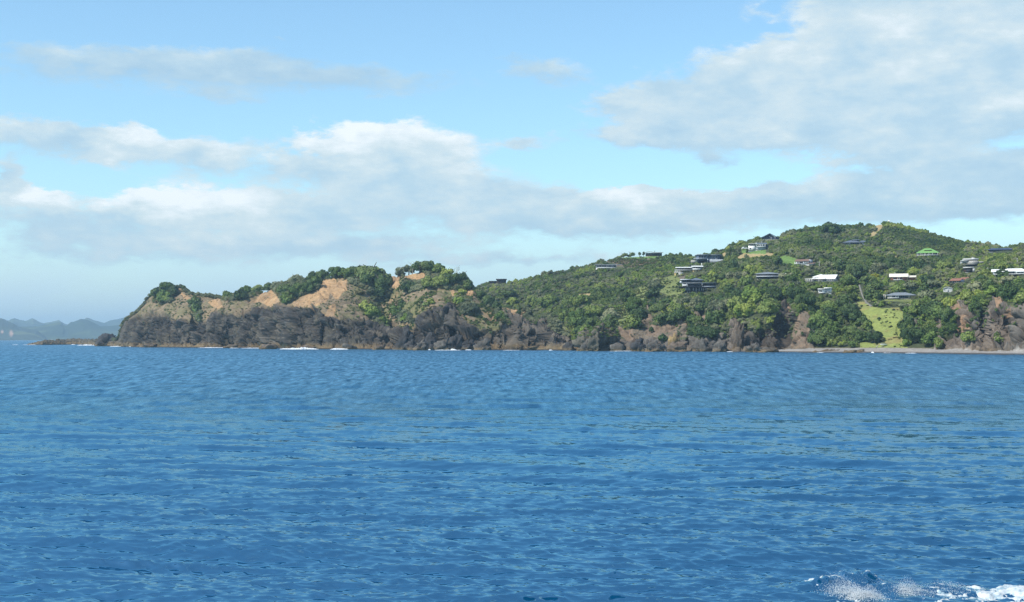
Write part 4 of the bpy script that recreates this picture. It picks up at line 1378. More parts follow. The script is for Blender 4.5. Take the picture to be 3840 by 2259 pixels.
AUTO = auto_trees(120)
sets = {}
for (p, u, v, rad, hgt) in AUTO:
    best = min(LM_POS, key=lambda q: (LM_POS[q][0] - u) ** 2 + (1.6 * (LM_POS[q][1] - v)) ** 2)
    du, dv = u - LM_POS[best][0], v - LM_POS[best][1]
    rel = ('uphill of' if dv < 0 else 'downhill of') if abs(dv) > .55 * abs(du) else ('seaward of' if du < 0 else 'inland of')
    sets.setdefault((best, rel), []).append((u, v, p, rad, hgt))
for (best, rel), lst in sets.items():
    lst.sort(key=lambda q: q[0])
    for i, (u, v, p, rad, hgt) in enumerate(lst):
        tone = random.choices(['dark', 'mid', 'bright', 'grey'], [.42, .36, .08, .14])[0]
        words_ = {'dark': 'dark green', 'mid': 'green', 'bright': 'bright green', 'grey': 'grey-green'}[tone]
        lab = (f"{words_} round tree {rel} the {LANDMARK[best]}" if len(lst) == 1 else
               f"{ordinal(i)} round tree from the headland end {rel} the {LANDMARK[best]}, {words_}")
        plant(p, rad, hgt, tone, random.choice(['round', 'round', 'big']), 'tree', lab, 'tree', G_MAIN, .06)


# ------------------------------------------------------------------ bush that nobody could count: instanced over the ground
def scatter_group():
    """Geometry nodes: the crowns given as inputs are instanced on the object's points."""
    ng = bpy.data.node_groups.new('scatter_crowns', 'GeometryNodeTree')
    ng.interface.new_socket('Geometry', in_out='INPUT', socket_type='NodeSocketGeometry')
    names = []
    for i in range(4):
        names.append(ng.interface.new_socket(f'Crown {i}', in_out='INPUT', socket_type='NodeSocketObject'))
    ng.interface.new_socket('Geometry', in_out='OUTPUT', socket_type='NodeSocketGeometry')
    N = ng.nodes
    gi = N.new('NodeGroupInput')
    go = N.new('NodeGroupOutput')
    join = N.new('GeometryNodeJoinGeometry')
    for i in range(4):
        oi = N.new('GeometryNodeObjectInfo')
        oi.transform_space = 'ORIGINAL'
        ng.links.new(gi.outputs[1 + i], oi.inputs['Object'])
        gt = N.new('GeometryNodeGeometryToInstance')
        ng.links.new(oi.outputs['Geometry'], gt.inputs[0])
        ng.links.new(gt.outputs[0], join.inputs[0])
    ip = N.new('GeometryNodeInstanceOnPoints')
    ip.inputs['Pick Instance'].default_value = True
    ng.links.new(gi.outputs[0], ip.inputs['Points'])
    ng.links.new(join.outputs[0], ip.inputs['Instance'])
    for nm, typ, sock in (('pick', 'INT', 'Instance Index'), ('turn', 'FLOAT_VECTOR', 'Rotation'), ('size', 'FLOAT_VECTOR', 'Scale')):
        na = N.new('GeometryNodeInputNamedAttribute')
        na.data_type = typ
        na.inputs['Name'].default_value = nm
        ng.links.new(na.outputs[0], ip.inputs[sock])
    ng.links.new(ip.outputs[0], go.inputs[0])
    return ng, [s.identifier for s in names]


SCATTER, SC_ID = scatter_group()
SRC = {}


def source(tone, kind, var=0):
    """A plant built above that lends its crown."""
    return None


def scatter(name, label, pts, rad, hgt, picks, sources):
    n = len(pts)
    r = np.random.default_rng(len(name) + n)
    me = bpy.data.meshes.new(name)
    me.vertices.add(n)
    me.vertices.foreach_set('co', np.asarray(pts, np.float32).ravel())
    a = me.attributes.new('pick', 'INT', 'POINT')
    a.data.foreach_set('value', np.asarray(picks, np.int32))
    a = me.attributes.new('turn', 'FLOAT_VECTOR', 'POINT')
    a.data.foreach_set('vector', np.stack([r.uniform(-.12, .12, n), r.uniform(-.12, .12, n), r.uniform(0, 6.283, n)], 1).astype(np.float32).ravel())
    a = me.attributes.new('size', 'FLOAT_VECTOR', 'POINT')
    a.data.foreach_set('vector', np.stack([rad, rad * r.uniform(.85, 1.2, n), hgt], 1).astype(np.float32).ravel())
    me.update()
    o = obj(name, me)
    tag(o, label, None, None, 'stuff')
    md = o.modifiers.new('scatter', 'NODES')
    md.node_group = SCATTER
    for ident, src in zip(SC_ID, sources):
        md[ident] = src
    return o


def crown_of(tone, kinds=('round', 'big', 'shrub', 'loose', 'tall')):
    for o in bpy.data.objects:
        if o.name.startswith('crown') and o.data.materials and o.data.materials[0] == M[TONES[tone]]:
            for (t, k, v), me in CROWN.items():
                if me == o.data and k in kinds and t == tone:
                    return o
    raise RuntimeError(tone)


def area_samples(T, rows, cols, n, seed):
    """Points spread evenly over the ground (by area)."""
    A = T.P[rows[0]:rows[1], cols[0]:cols[1]]
    du = np.linalg.norm(A[:-1, 1:] - A[:-1, :-1], axis=-1)
    dr = np.linalg.norm(A[1:, :-1] - A[:-1, :-1], axis=-1)
    w = (du * dr).ravel()
    r = np.random.default_rng(seed)
    pick = r.choice(len(w), n, p=w / w.sum())
    i, j = np.unravel_index(pick, du.shape)
    fi, fj = r.uniform(0, 1, (n, 1)), r.uniform(0, 1, (n, 1))
    p = A[i, j] * (1 - fi) * (1 - fj) + A[i + 1, j] * fi * (1 - fj) + A[i, j + 1] * (1 - fi) * fj + A[i + 1, j + 1] * fi * fj
    return p, i + rows[0], j + cols[0], r


def build_bush():
    n = 92000
    p, i, j, r = area_samples(L, (3 + 12 + 10, L.front + 12), (20, int(np.searchsorted(L.us, 4700))), n, 501)
    u, v = proj(p)
    k = F / p[:, 1]
    zone = fbm(p / 45.0, 3, 411)
    fine = fbm(p / 9.0, 3, 419)
    rad = r.uniform(.7, 1.7, n) * (.5 + 1.1 * zone) * np.where(r.uniform(0, 1, n) < .12, 1.6, 1)
    hgt = rad * r.uniform(.75, 1.35, n)
    low = blotch(u, v, 60, 431)
    LOW = [[(3300, 846), (3480, 872), (3640, 908), (3600, 962), (3420, 930), (3330, 900)], [(2300, 1170), (2400, 1070), (2470, 1050), (2450, 1130), (2360, 1220), (2310, 1220)],
           [(2480, 1046), (2560, 1090), (2530, 1160), (2470, 1110)], [(2050, 1100), (2170, 1090), (2230, 1130), (2120, 1150)], [(2240, 990), (2330, 972), (2480, 975), (2440, 1010), (2300, 1010)], [(2860, 956), (3000, 990), (2960, 1020), (2850, 1000)]]
    lowz = np.zeros(n, bool)
    for pl in LOW:
        lowz |= in_poly(u + (low - .5) * 60, v + (zone - .5) * 50, pl)
    rad = np.where(lowz, rad * .55, rad * .88)
    hgt = np.where(lowz, hgt * .5, hgt * .9)
    ok = ~(L.bare[i, j] & (i < L.front))
    ok &= r.uniform(0, 1, n) < np.clip((fine - .28) * 4.5, .12, 1)
    ok &= ~hides(u, v, rad * 2 * k, hgt * k, p[:, 1])
    # a few plants cling to the cliffs
    cl = (L.rockm[i, j]) & (r.uniform(0, 1, n) < .13) & (p[:, 2] > 6) & (fine > .5) & (i < L.front)
    rad = np.where(cl, rad * .6, rad)
    hgt = np.where(cl, hgt * .6, hgt)
    ok |= cl
    t = zone + .35 * (fine - .5) + r.normal(0, .07, n)
    pick = np.where(t < .45, 0, np.where(t < .57, 1, np.where(t < .69, 2, 3)))
    pick = np.where(lowz, np.where(r.uniform(0, 1, n) < .6, 3, 2), pick)
    scatter('undergrowth', 'dense mixed native bush covering the hillside between the houses', p[ok], rad[ok], hgt[ok], pick[ok],
            [crown_of('dark', ('round',)), crown_of('mid', ('round', 'shrub')), crown_of('grey', ('round', 'loose', 'big')), crown_of('bright', ('round', 'shrub'))])
    # tussocks of the meadow and the pale green slopes
    n = 16000
    p, i, j, r = area_samples(L, (3 + 12, L.front - 1), (60, int(np.searchsorted(L.us, 3880))), n * 7, 521)
    ok = L.grass[i, j]
    p, i, j = p[ok], i[ok], j[ok]
    n = len(p)
    u, v = proj(p)
    lawn = in_poly(u, v, ROCK_L['grass'][0]) | in_poly(u, v, ROCK_L['grass'][1]) | in_poly(u, v, ROCK_L['grass'][2]) | in_poly(u, v, ROCK_L['grass'][7])
    fine = fbm(p / 7.0, 3, 529)
    ridge = L.ridge[i, j]
    keep = ~lawn & (r.uniform(0, 1, n) < np.where(ridge, np.clip((fine - .30) * 3, .15, 1), np.clip((fine - .42) * 3, 0.03, 1) * np.where(u > 3180, .30, .9)))
    p, fine, ridge = p[keep], fine[keep], ridge[keep]
    n = len(p)
    rad = r.uniform(.25, .8, n) * np.where(ridge, 1.5, 1)
    scatter('grass', 'tussocks and low ferns on the sloping meadow and pale green slopes', p, rad, rad * r.uniform(.5, .9, n), np.where(r.uniform(0, 1, n) < .5, 3, np.where(fine > .55, 1, 2)),
            [crown_of('dark', ('round',)), crown_of('mid', ('round', 'shrub')), crown_of('dry', ('round', 'shrub')), crown_of('bright', ('round', 'shrub'))])


def build_head_scrub():
    n = 60000
    p, i, j, r = area_samples(H, (3 + 14 + 70, H.front + 10), (150, len(H.us) - 40), n, 541)
    u, v = proj(p)
    fine = fbm(p / 5.0, 3, 549)
    zone = fbm(p / 18.0, 3, 557)
    clay, rk = H.clay[i, j], H.rockm[i, j]
    GREEN = [[(575, 1110), (600, 1072), (650, 1066), (662, 1100), (640, 1138), (580, 1140)], [(702, 1118), (748, 1122), (756, 1190), (752, 1210), (734, 1200), (712, 1150)],
             [(660, 1074), (700, 1080), (780, 1102), (830, 1104), (890, 1094), (960, 1086), (1100, 1044), (1290, 1018), (1300, 1042), (1200, 1046), (1196, 1085), (1150, 1105), (1100, 1126), (1082, 1146), (1060, 1140),
              (1040, 1100), (1022, 1086), (985, 1090), (940, 1120), (850, 1132), (820, 1118), (780, 1116), (700, 1096)],
             [(1300, 1010), (1440, 1010), (1470, 1090), (1450, 1136), (1400, 1128), (1370, 1090), (1310, 1062)], [(1350, 1146), (1420, 1150), (1462, 1246), (1440, 1254), (1400, 1200)],
             [(1470, 1150), (1530, 1180), (1560, 1220), (1500, 1210)], [(1480, 1014), (1700, 1010), (1790, 1070), (1760, 1098), (1680, 1086), (1600, 1080), (1540, 1100), (1506, 1088), (1524, 1050), (1600, 1050), (1600, 1024), (1500, 1024)],
             [(1690, 1120), (1760, 1120), (1800, 1180), (1740, 1186)], [(1786, 1084), (1850, 1120), (1880, 1150), (1860, 1176), (1810, 1140)], [(1850, 1170), (1890, 1180), (1916, 1224), (1880, 1210)]]
    g = np.zeros(n, bool)
    for pl in GREEN:
        g |= in_poly(u, v, pl)
    g |= i > H.front - 8
    dense = g & ~clay
    spr = ~g & ~clay & (rk < .5) & (fine > .46) & (r.uniform(0, 1, n) < np.interp(u, [1200, 1400], [.45, 1.3]))
    ledge = ~g & ~clay & (rk >= .5) & (fine > .6) & (v < 1235) & (r.uniform(0, 1, n) < .10)
    keep = (dense & (r.uniform(0, 1, n) < .80)) | (spr & (r.uniform(0, 1, n) < .55)) | ledge | (clay & (fine > .56) & (r.uniform(0, 1, n) < .16))
    rad = np.where(dense, r.uniform(.7, 2.0, n), np.where(clay, r.uniform(.15, .5, n), r.uniform(.25, .8, n) * np.interp(u, [1350, 1480], [1, 1.35])))
    hgt = np.where(dense, rad * r.uniform(.8, 1.4, n), rad * r.uniform(.5, .95, n))
    pick = np.where(dense, np.where(zone + r.normal(0, .08, n) < .5, 0, np.where(r.uniform(0, 1, n) < .75, 1, 3)), np.where(r.uniform(0, 1, n) < .50, 2, np.where(zone > .5, 1, 3)))
    # the crowns must not hide the clay they stand below
    kk = F / p[:, 1]
    hide = np.zeros(n, bool)
    for pl in clay_polys:
        hide |= in_poly(u, v - hgt * kk * .8, pl) & ~in_poly(u, v, pl)
    keep &= ~(hide & (rad > .5))
    scatter('shrubbery', 'coastal scrub and low bushes over the headland slopes', p[keep], rad[keep], hgt[keep], pick[keep],
            [crown_of('dark', ('round',)), crown_of('mid', ('round', 'shrub')), crown_of('dry', ('round', 'shrub')), crown_of('grey', ('round', 'loose', 'big'))])


build_bush()
build_head_scrub()


# ------------------------------------------------------------------ houses
M['white'] = plain('white_paint', (.78, .78, .75), .55)
M['whiteroof'] = plain('white_roofing', (.80, .79, .75), .5, var=.1)
M['cream'] = plain('cream_roofing', (.74, .68, .55), .55, var=.12)
M['grey_wall'] = plain('grey_cladding', (.30, .33, .36), .6)
M['pale_wall'] = plain('pale_cladding', (.52, .52, .50), .6)
M['grey_roof'] = plain('grey_roofing', (.20, .22, .235), .5)
M['slate'] = plain('slate_roofing', (.125, .145, .175), .5)
M['dark_wall'] = plain('dark_timber', (.040, .042, .050), .6)
M['brown_wall'] = plain('brown_timber', (.075, .055, .045), .7)
M['navy'] = plain('navy_roofing', (.045, .058, .105), .45)
M['blue_and_shade_wall'] = plain('blue_grey_cladding_and_shade', (.085, .115, .165), .5)  # cladding colour; also the painted shade of the big white house's gable ends
M['tan'] = plain('tan_render', (.52, .38, .19), .7)
M['brick'] = plain('brick_wall', (.30, .13, .075), .8)
M['rust'] = plain('rust_tile', (.27, .125, .085), .75)
M['brown_roof'] = plain('brown_tile', (.20, .12, .085), .75)
M['green_roof'] = plain('green_roofing', (.170, .330, .095), .5, var=.1)
M['stone'] = plain('stone_wall', (.36, .345, .31), .85, var=.3, scale=3)
M['concrete'] = plain('concrete', (.40, .39, .36), .85, var=.2)
M['pathway'] = plain('path_concrete', (.20, .19, .165), .9, var=.35, scale=2)
M['pole'] = plain('pole_timber', (.38, .36, .31), .85)
M['steel'] = plain('pale_steel', (.55, .57, .60), .4)
M['rubber'] = plain('rubber', (.02, .02, .02), .8)
gm, gg, gb = new_mat('window_glass')
gb.inputs['Base Color'].default_value = (.020, .028, .040, 1)
gb.inputs['Roughness'].default_value = .06
gb.inputs['Specular IOR Level'].default_value = .7
M['glass'] = gm


def box_data(boxes):
    V, Fq = [], []
    for (x0, x1, y0, y1, z0, z1) in boxes:
        o = len(V)
        V += [(x, y, z) for x in (x0, x1) for y in (y0, y1) for z in (z0, z1)]
        Fq += [tuple(o + i for i in q) for q in ((0, 1, 3, 2), (4, 6, 7, 5), (0, 4, 5, 1), (2, 3, 7, 6), (0, 2, 6, 4), (1, 5, 7, 3))]
    return V, Fq


class House:
    def __init__(self, key, label, yaw=0.0, name='house', cat='house'):
        self.ua, self.ub, self.va, self.vb, self.dep = HOUSE[key]
        p = SITE[key]
        self.k = p[1] / F
        self.uc = (self.ua + self.ub) / 2
        face = -math.atan2(p[0], p[1])              # the house looks out to sea, roughly towards the boat
        self.root = tag(empty(name, tuple(p), face + math.radians(yaw)), label, cat, 'houses on the hill')

    def X(self, u): return (u - self.uc) * self.k
    def Z(self, v): return (self.vb - v) * self.k

    def b(self, part, u0, u1, v0, v1, d0, d1, mat, parent=None):
        V, Fq = box_data([(self.X(u0), self.X(u1), d0, d1, self.Z(v1), self.Z(v0))])
        return obj(part, np_mesh(part, V, Fq, M[mat]), parent or self.root)

    def base(self, u0, u1, d0, d1, mat='concrete', v=None):
        """footing let into the slope"""
        V, Fq = box_data([(self.X(u0), self.X(u1), d0 + .05, d1, -3.0, self.Z(self.vb if v is None else v))])
        return obj('foundation', np_mesh('foundation', V, Fq, M[mat]), self.root)

    def win(self, u0, u1, v0, v1, d, frame='white', bar=.09):
        x0, x1, z0, z1 = self.X(u0), self.X(u1), self.Z(v1), self.Z(v0)
        V, Fq = box_data([(x0, x1, d - .09, d - .01, z0, z0 + bar), (x0, x1, d - .09, d - .01, z1 - bar, z1),
                          (x0, x0 + bar, d - .09, d - .012, z0 + bar, z1 - bar), (x1 - bar, x1, d - .09, d - .012, z0 + bar, z1 - bar)])
        w = obj('window', np_mesh('window', V, Fq, M[frame]), self.root)
        V, Fq = box_data([(x0 + bar, x1 - bar, d - .045, d + .02, z0 + bar, z1 - bar)])
        obj('pane', np_mesh('pane', V, Fq, M['glass']), w)
        return w

    def wins(self, u0, u1, v0, v1, d, n, frame='white', gap=.5, bar=.09):
        w = (u1 - u0) / n
        for i in range(n):
            self.win(u0 + i * w + gap * .5, u0 + (i + 1) * w - gap * .5, v0, v1, d, frame, bar)

    def poly(self, part, V, Fq, mat, parent=None):
        me = bpy.data.meshes.new(part)
        me.from_pydata(V, [], Fq)
        me.materials.append(M[mat])
        return obj(part, me, parent or self.root)

    def gable(self, u0, u1, v_eave, v_ridge, d0, d1, mat, wall=None, over=.45, th=.18, part='roof'):
        """ridge along the front; both slopes as slabs, gable ends closed"""
        x0, x1 = self.X(u0) - over, self.X(u1) + over
        ze, zr = self.Z(v_eave), self.Z(v_ridge)
        dm = (d0 + d1) / 2
        sl = (zr - ze) / max(dm - d0, .1)
        ya, yb = d0 - over, d1 + over
        za = ze - over * sl
        prof = [(ya, za), (dm, zr), (yb, za), (yb, za + th), (dm, zr + th), (ya, za + th)]
        V = [(x, y, z) for x in (x0, x1) for (y, z) in prof]
        Fq = [(0, 1, 4, 5), (1, 2, 3, 4), (6, 11, 10, 7), (7, 10, 9, 8), (5, 4, 10, 11), (4, 3, 9, 10), (0, 6, 7, 1), (1, 7, 8, 2), (0, 5, 11, 6), (2, 8, 9, 3)]
        r = self.poly(part, V, Fq, mat)
        if wall:
            for x in (self.X(u0) + .02, self.X(u1) - .14):
                g = [(x + t, y, z) for t in (0, .12) for (y, z) in ((d0 + .03, ze - .02), (dm, zr - .03), (d1 - .03, ze - .02))]
                self.poly('gable_wall', g, [(0, 2, 1), (3, 4, 5), (0, 1, 4, 3), (1, 2, 5, 4), (0, 3, 5, 2)], wall)
        return r

    def hip(self, u0, u1, v_eave, v_ridge, d0, d1, mat, inset=None, over=.5, part='roof'):
        x0, x1 = self.X(u0) - over, self.X(u1) + over
        ya, yb = d0 - over, d1 + over
        ze, zr = self.Z(v_eave), self.Z(v_ridge)
        dm = (ya + yb) / 2
        i = (min((x1 - x0) * .45, (yb - ya) / 2) if inset is None else inset)
        V = [(x0, ya, ze), (x1, ya, ze), (x1, yb, ze), (x0, yb, ze), (x0 + i, dm, zr), (x1 - i, dm, zr), (x0, ya, ze - .18), (x1, ya, ze - .18), (x1, yb, ze - .18), (x0, yb, ze - .18)]
        Fq = [(0, 1, 5, 4), (1, 2, 5), (2, 3, 4, 5), (3, 0, 4), (6, 7, 1, 0), (7, 8, 2, 1), (8, 9, 3, 2), (9, 6, 0, 3), (6, 9, 8, 7)]
        return self.poly(part, V, Fq, mat)

    def slope(self, u0, u1, vf, vb_, d0, d1, mat, th=.22, part='roof', dv=0):
        """single pitch: front edge at vf, back edge at vb_; dv lifts the far end"""
        x0, x1 = self.X(u0), self.X(u1)
        V = []
        for t in (0, th):
            V += [(x0, d0, self.Z(vf) + t - th), (x1, d0, self.Z(vf + dv) + t - th), (x1, d1, self.Z(vb_ + dv) + t - th), (x0, d1, self.Z(vb_) + t - th)]
        return self.poly(part, V, [(3, 2, 1, 0), (4, 5, 6, 7), (0, 1, 5, 4), (1, 2, 6, 5), (2, 3, 7, 6), (3, 0, 4, 7)], mat)

    def posts(self, us_, v0, v1, d, mat='white', w=.16, part='post'):
        me = None
        for u in us_:
            if me is None:
                V, Fq = box_data([(-w / 2, w / 2, -w / 2, w / 2, 0, self.Z(v0) - self.Z(v1))])
                me = np_mesh(part, V, Fq, M[mat])
            obj(part, me, self.root, (self.X(u), d, self.Z(v1)))

    def rail(self, u0, u1, v0, v1, d, mat='steel', part='railing'):
        x0, x1, z0, z1 = self.X(u0), self.X(u1), self.Z(v1), self.Z(v0)
        n = max(3, int((x1 - x0) / 1.2))
        bx = [(x0, x1, d, d + .06, z1 - .07, z1), (x0, x1, d + .01, d + .05, (z0 + z1) / 2 - .03, (z0 + z1) / 2 + .03)]
        for i in range(n + 1):
            x = x0 + (x1 - x0 - .06) * i / n
            bx.append((x, x + .06, d + .065, d + .11, z0, z1 - .02))
        V, Fq = box_data(bx)
        return obj(part, np_mesh(part, V, Fq, M[mat]), self.root)


h = House('saddle', 'low dark brown flat-roofed house alone on the saddle skyline')
h.base(1834, 1898, 0, 8)
h.b('wall', 1835, 1868, 1054, 1062, .6, 7.5, 'brown_wall'); h.b('wall', 1862, 1897, 1047, 1062, 0, 8, 'brown_wall')
h.b('roof', 1832, 1862, 1051.5, 1054, .1, 8, 'dark_wall'); h.b('roof', 1859, 1900, 1043.8, 1047, -.7, 8.6, 'dark_wall')
h.wins(1868, 1895, 1049, 1055, 0, 3, 'dark_wall'); h.wins(1838, 1858, 1055.5, 1060, .6, 2, 'dark_wall')

h = House('lowwhite', 'long low pale house with a flat grey roof amid bush below the ridge lawn')
h.base(2234, 2320, 0, 8, 'white')
h.b('wall', 2235, 2312, 993, 1005, 0, 8, 'white'); h.slope(2230, 2332, 992.5, 989, -1.0, 9, 'grey_roof')
h.wins(2237, 2310, 994.5, 1002, 0, 8, 'grey_wall'); h.b('deck', 2240, 2312, 1004, 1005.5, -2.2, -.02, 'white')
h.posts([2242, 2420, 2278, 2296, 2311], 992.5, 1004, -1.6, 'grey_wall'); h.b('retaining_wall', 2290, 2313, 1005.6, 1010, -2.2, 3, 'concrete')

h = House('curved', 'dark timber house with a thin curved pale roof beside the ridge lawn')
h.base(2420, 2484, 0, 8)
h.b('wall', 2421, 2482, 949, 961, 0, 8, 'brown_wall'); h.wins(2424, 2440, 950.5, 956, 0, 2, 'dark_wall'); h.wins(2444, 2480, 950.5, 957, 0, 4, 'dark_wall')
V = []
n = 14
for i in range(n + 1):
    u = 2416 + (2487 - 2416) * i / n
    v = 948.5 - 3.6 * math.sin(min(1, i / n * 1.9) * 3.14) * .9 - (i / n) * 1.0
    for t in (0, .22):
        V += [(h.X(u), -1.1, h.Z(v) + t), (h.X(u), 9, h.Z(v) + t + .4)]
Fq = []
for i in range(n):
    a, c = i * 4, i * 4 + 4
    Fq += [(a + 2, c + 2, c + 3, a + 3), (a, a + 1, c + 1, c), (a, c, c + 2, a + 2), (a + 1, a + 3, c + 3, c + 1)]
Fq += [(0, 2, 3, 1), (n * 4, n * 4 + 1, n * 4 + 3, n * 4 + 2)]
h.poly('roof', V, Fq, 'pale_wall')
h.b('chimney', 2454, 2456, 940, 947, 3, 3.6, 'dark_wall')

h = House('modern', 'blue-grey two-storey house with big windows and a deck wing over the ridge', yaw=10)
h.base(4200, 2702, 0, 9)
h.b('wall', 2617, 2700, 956.5, 986, 0, 9, 'blue_and_shade_wall'); h.b('roof', 2614, 2662, 953.5, 956.5, -1.1, 9.5, 'grey_roof'); h.b('roof', 2662.3, 2706, 954.6, 957.6, -.8, 9.5, 'slate')
h.b('side_wall', 2692, 2706, 958, 985.5, .5, 9, 'dark_wall')
h.wins(2619, 2647, 958, 970, 0, 3, 'steel'); h.win(2651, 2662, 959, 968, 0, 'steel'); h.win(2670, 2679, 960, 969, 0, 'steel'); h.win(2682, 2691, 960, 969, 0, 'steel')
h.win(2672, 2679, 976, 984, 0, 'steel'); h.win(2682, 2691, 971, 984, 0, 'steel')
h.b('deck', 2598, 2648, 970.5, 973.2, -3.4, -.02, 'grey_wall'); h.rail(2599, 2648, 967.5, 970.5, -3.4)
h.b('lower_wall', 4208, 2660, 973.3, 985, -1.4, -.03, 'grey_wall'); h.wins(2612, 2646, 975, 982, -1.4, 3, 'dark_wall'); h.b('wing', 2588, 2611, 977, 987, -3, -1.5, 'stone')
h.posts([2665, 2652], 971, 986, -1.0, 'steel', .3)

h = House('yellow', 'white-roofed house on a sandy yellow base above the stilt house')
h.base(2530, 2628, 0, 8, 'tan')
h.b('wall', 2592, 2632, 1001, 1014, 0, 8, 'grey_wall'); h.b('wing_wall', 2538, 2592, 1004, 1014, .8, 7.5, 'brown_wall')
h.slope(2592, 2637, 1000.8, 995, -1.4, 8.5, 'whiteroof'); h.slope(2533, 2596, 1004.4, 999.5, -1.2, 8, 'whiteroof')
h.wins(2598, 2627, 1002, 1008.5, 0, 3, 'steel'); h.wins(2541, 2564, 1005, 1012, .8, 2, 'dark_wall'); h.wins(2568, 2591, 1005, 1012, .8, 2, 'brown_wall')
h.b('deck', 2530, 2594, 1013.2, 1014.8, -1.6, .7, 'white'); h.b('balcony', 2597, 2626, 1009, 1013, -1.5, -.02, 'white')
h.b('lower_wall', 2598, 2625, 1013.2, 1025, -.6, 7, 'tan'); h.win(4202, 4208, 1015, 1022, -.6, 'cream'); h.win(2612, 2616, 1015, 1023, -.6, 'brown_wall')
h.posts([2533, 2541, 2549], 1014.8, 1023, -1.2, 'pale_wall', .3); h.b('retaining_wall', 2528, 2552, 1020, 1026, -2.2, -1.7, 'stone')
h.b('chimney', 2630, 2632, 987, 996, 4, 4.5, 'white')

h = House('stilt', 'dark house on tall pale stilts with wrap-around decks on the steep bank')
VB = 1098
h.b('floor_slab', 2546, 2684, 1077, 1080, -1.5, 9, 'dark_wall'); h.b('deck', 2545, 2632, 1075.6, 1077, -3.2, -1.55, 'dark_wall')
h.b('wall', 2560, 2632, 1063, 1077, 0, 9, 'dark_wall'); h.b('wing_wall', 2632, 2683, 1064, 1077, 1.0, 9, 'dark_wall')
h.b('roof', 2556, 2685, 1061, 1063.6, -1.7, 9.5, 'grey_roof'); h.b('upper_wall', 2558, 2632, 1050.5, 1061, .4, 8.5, 'dark_wall')
h.b('upper_roof', 2551, 2590, 1047.3, 1050.2, -1, 6, 'steel'); h.hip(2586, 2634, 1050.5, 1042, .2, 8.8, 'slate')
h.wins(2558, 2586, 1052, 1059.5, .4, 4, 'dark_wall'); h.wins(2588, 2630, 1052, 1059.5, .4, 5, 'dark_wall'); h.b('bay', 2549, 2557.5, 1054, 1062, 1, 5, 'steel')
h.wins(2562, 2576, 1065, 1075, 0, 2, 'dark_wall'); h.wins(2577, 2588, 1064.5, 1076, 0, 2, 'blue_and_shade_wall'); h.wins(2590, 2631, 1065, 1075, 0, 6, 'dark_wall'); h.wins(2634, 2682, 1065.5, 1072.5, 1.0, 4, 'dark_wall')
h.rail(2545, 2632, 1071, 1075.6, -3.2, 'dark_wall'); h.b('balcony', 2633, 2684, 1073.5, 1076.8, -.9, -.6, 'grey_wall')
h.posts([2560, 2575, 2632], 1063.6, 1075.6, -1.5, 'steel', .22); h.posts([2572, 2580, 2586, 2599, 2610, 2621, 2631], 1080, 1092, -1.2, 'pale_wall', .3, 'stilt')
h.b('under_wall', 2570, 2636, 1080.2, 1091, 1.2, 8, 'dark_wall'); h.b('under_floor', 2568, 2640, 1091, 1093.5, -1.4, 8, 'dark_wall'); h.posts([2578, 2586, 2611], 1093.5, 1101, -.8, 'pale_wall', .26, 'stilt')
h.posts([2638, 2644, 2650, 2680], 1080, 1090, -.2, 'white', .26, 'stilt'); h.b('foundation', 2566, 2684, 1093.6, 1112, 2, 9, 'concrete')
V, Fq = box_data([(-1.4, 1.4, -.5, .5, .35, .5), (-1.4, 1.4, .4, .5, .5, 1.0), (-1.3, -1.1, -.4, .4, 0, .35), (1.1, 1.3, -.4, .4, 0, .35)])
t = obj('bench', np_mesh('bench', V, Fq, M['white']))
t.matrix_world = h.root.matrix_basis
t.location = h.root.matrix_basis @ Vector((h.X(2569), -2.4, h.Z(1075.5)))
tag(t, 'white outdoor bench on the deck of the house on stilts', 'bench')

h = House('deck', 'white two-storey house with a chimney on a blockwork base above the green lawn')
h.base(2807, 2872, 0, 8, 'white')
h.b('lower_wall', 2807, 2831, 923, 941, -.5, 8, 'white'); h.b('block_wall', 2831.2, 2871, 928, 940.5, 0, 8, 'grey_wall'); h.b('side_wall', 2871.1, 2879, 918, 940, 2, 8, 'slate')
h.b('wall', 2808, 2834, 916, 923, 0, 8, 'brown_wall'); h.b('wall', 2838, 2870, 917, 927, .6, 8, 'pale_wall')
h.slope(2806, 2836, 915.5, 913.5, -1.2, 8.5, 'steel'); h.slope(2834, 2876, 915.3, 908, -.9, 8.5, 'slate', dv=1.5)
h.b('chimney', 2834.2, 2838, 913, 928, -.3, .55, 'white'); h.b('flue', 2856, 2857.4, 905, 913, 4, 4.4, 'steel')
h.wins(2810, 2833, 917, 921.5, 0, 3, 'grey_wall'); h.wins(2839, 2850, 919, 925.5, .6, 2); h.wins(2852, 2866, 919, 925.5, .6, 3)
h.b('beam', 2838.1, 2868, 917, 918.8, -.8, -.5, 'white'); h.b('balcony', 2838.1, 2871, 926.4, 928, -1.0, .55, 'white'); h.rail(2839, 2870, 923.8, 926.4, -1, 'steel'); h.posts([2850.5, 2859, 2869], 918.8, 926.4, -.7, 'white', .3)
h.win(2811, 2817, 931, 936, -.5, 'grey_wall'); h.b('stair', 2820, 2826, 933, 941, -1.4, -.52, 'concrete'); h.b('door', 2826.5, 2829.5, 930, 939, -.58, -.45, 'grey_wall')

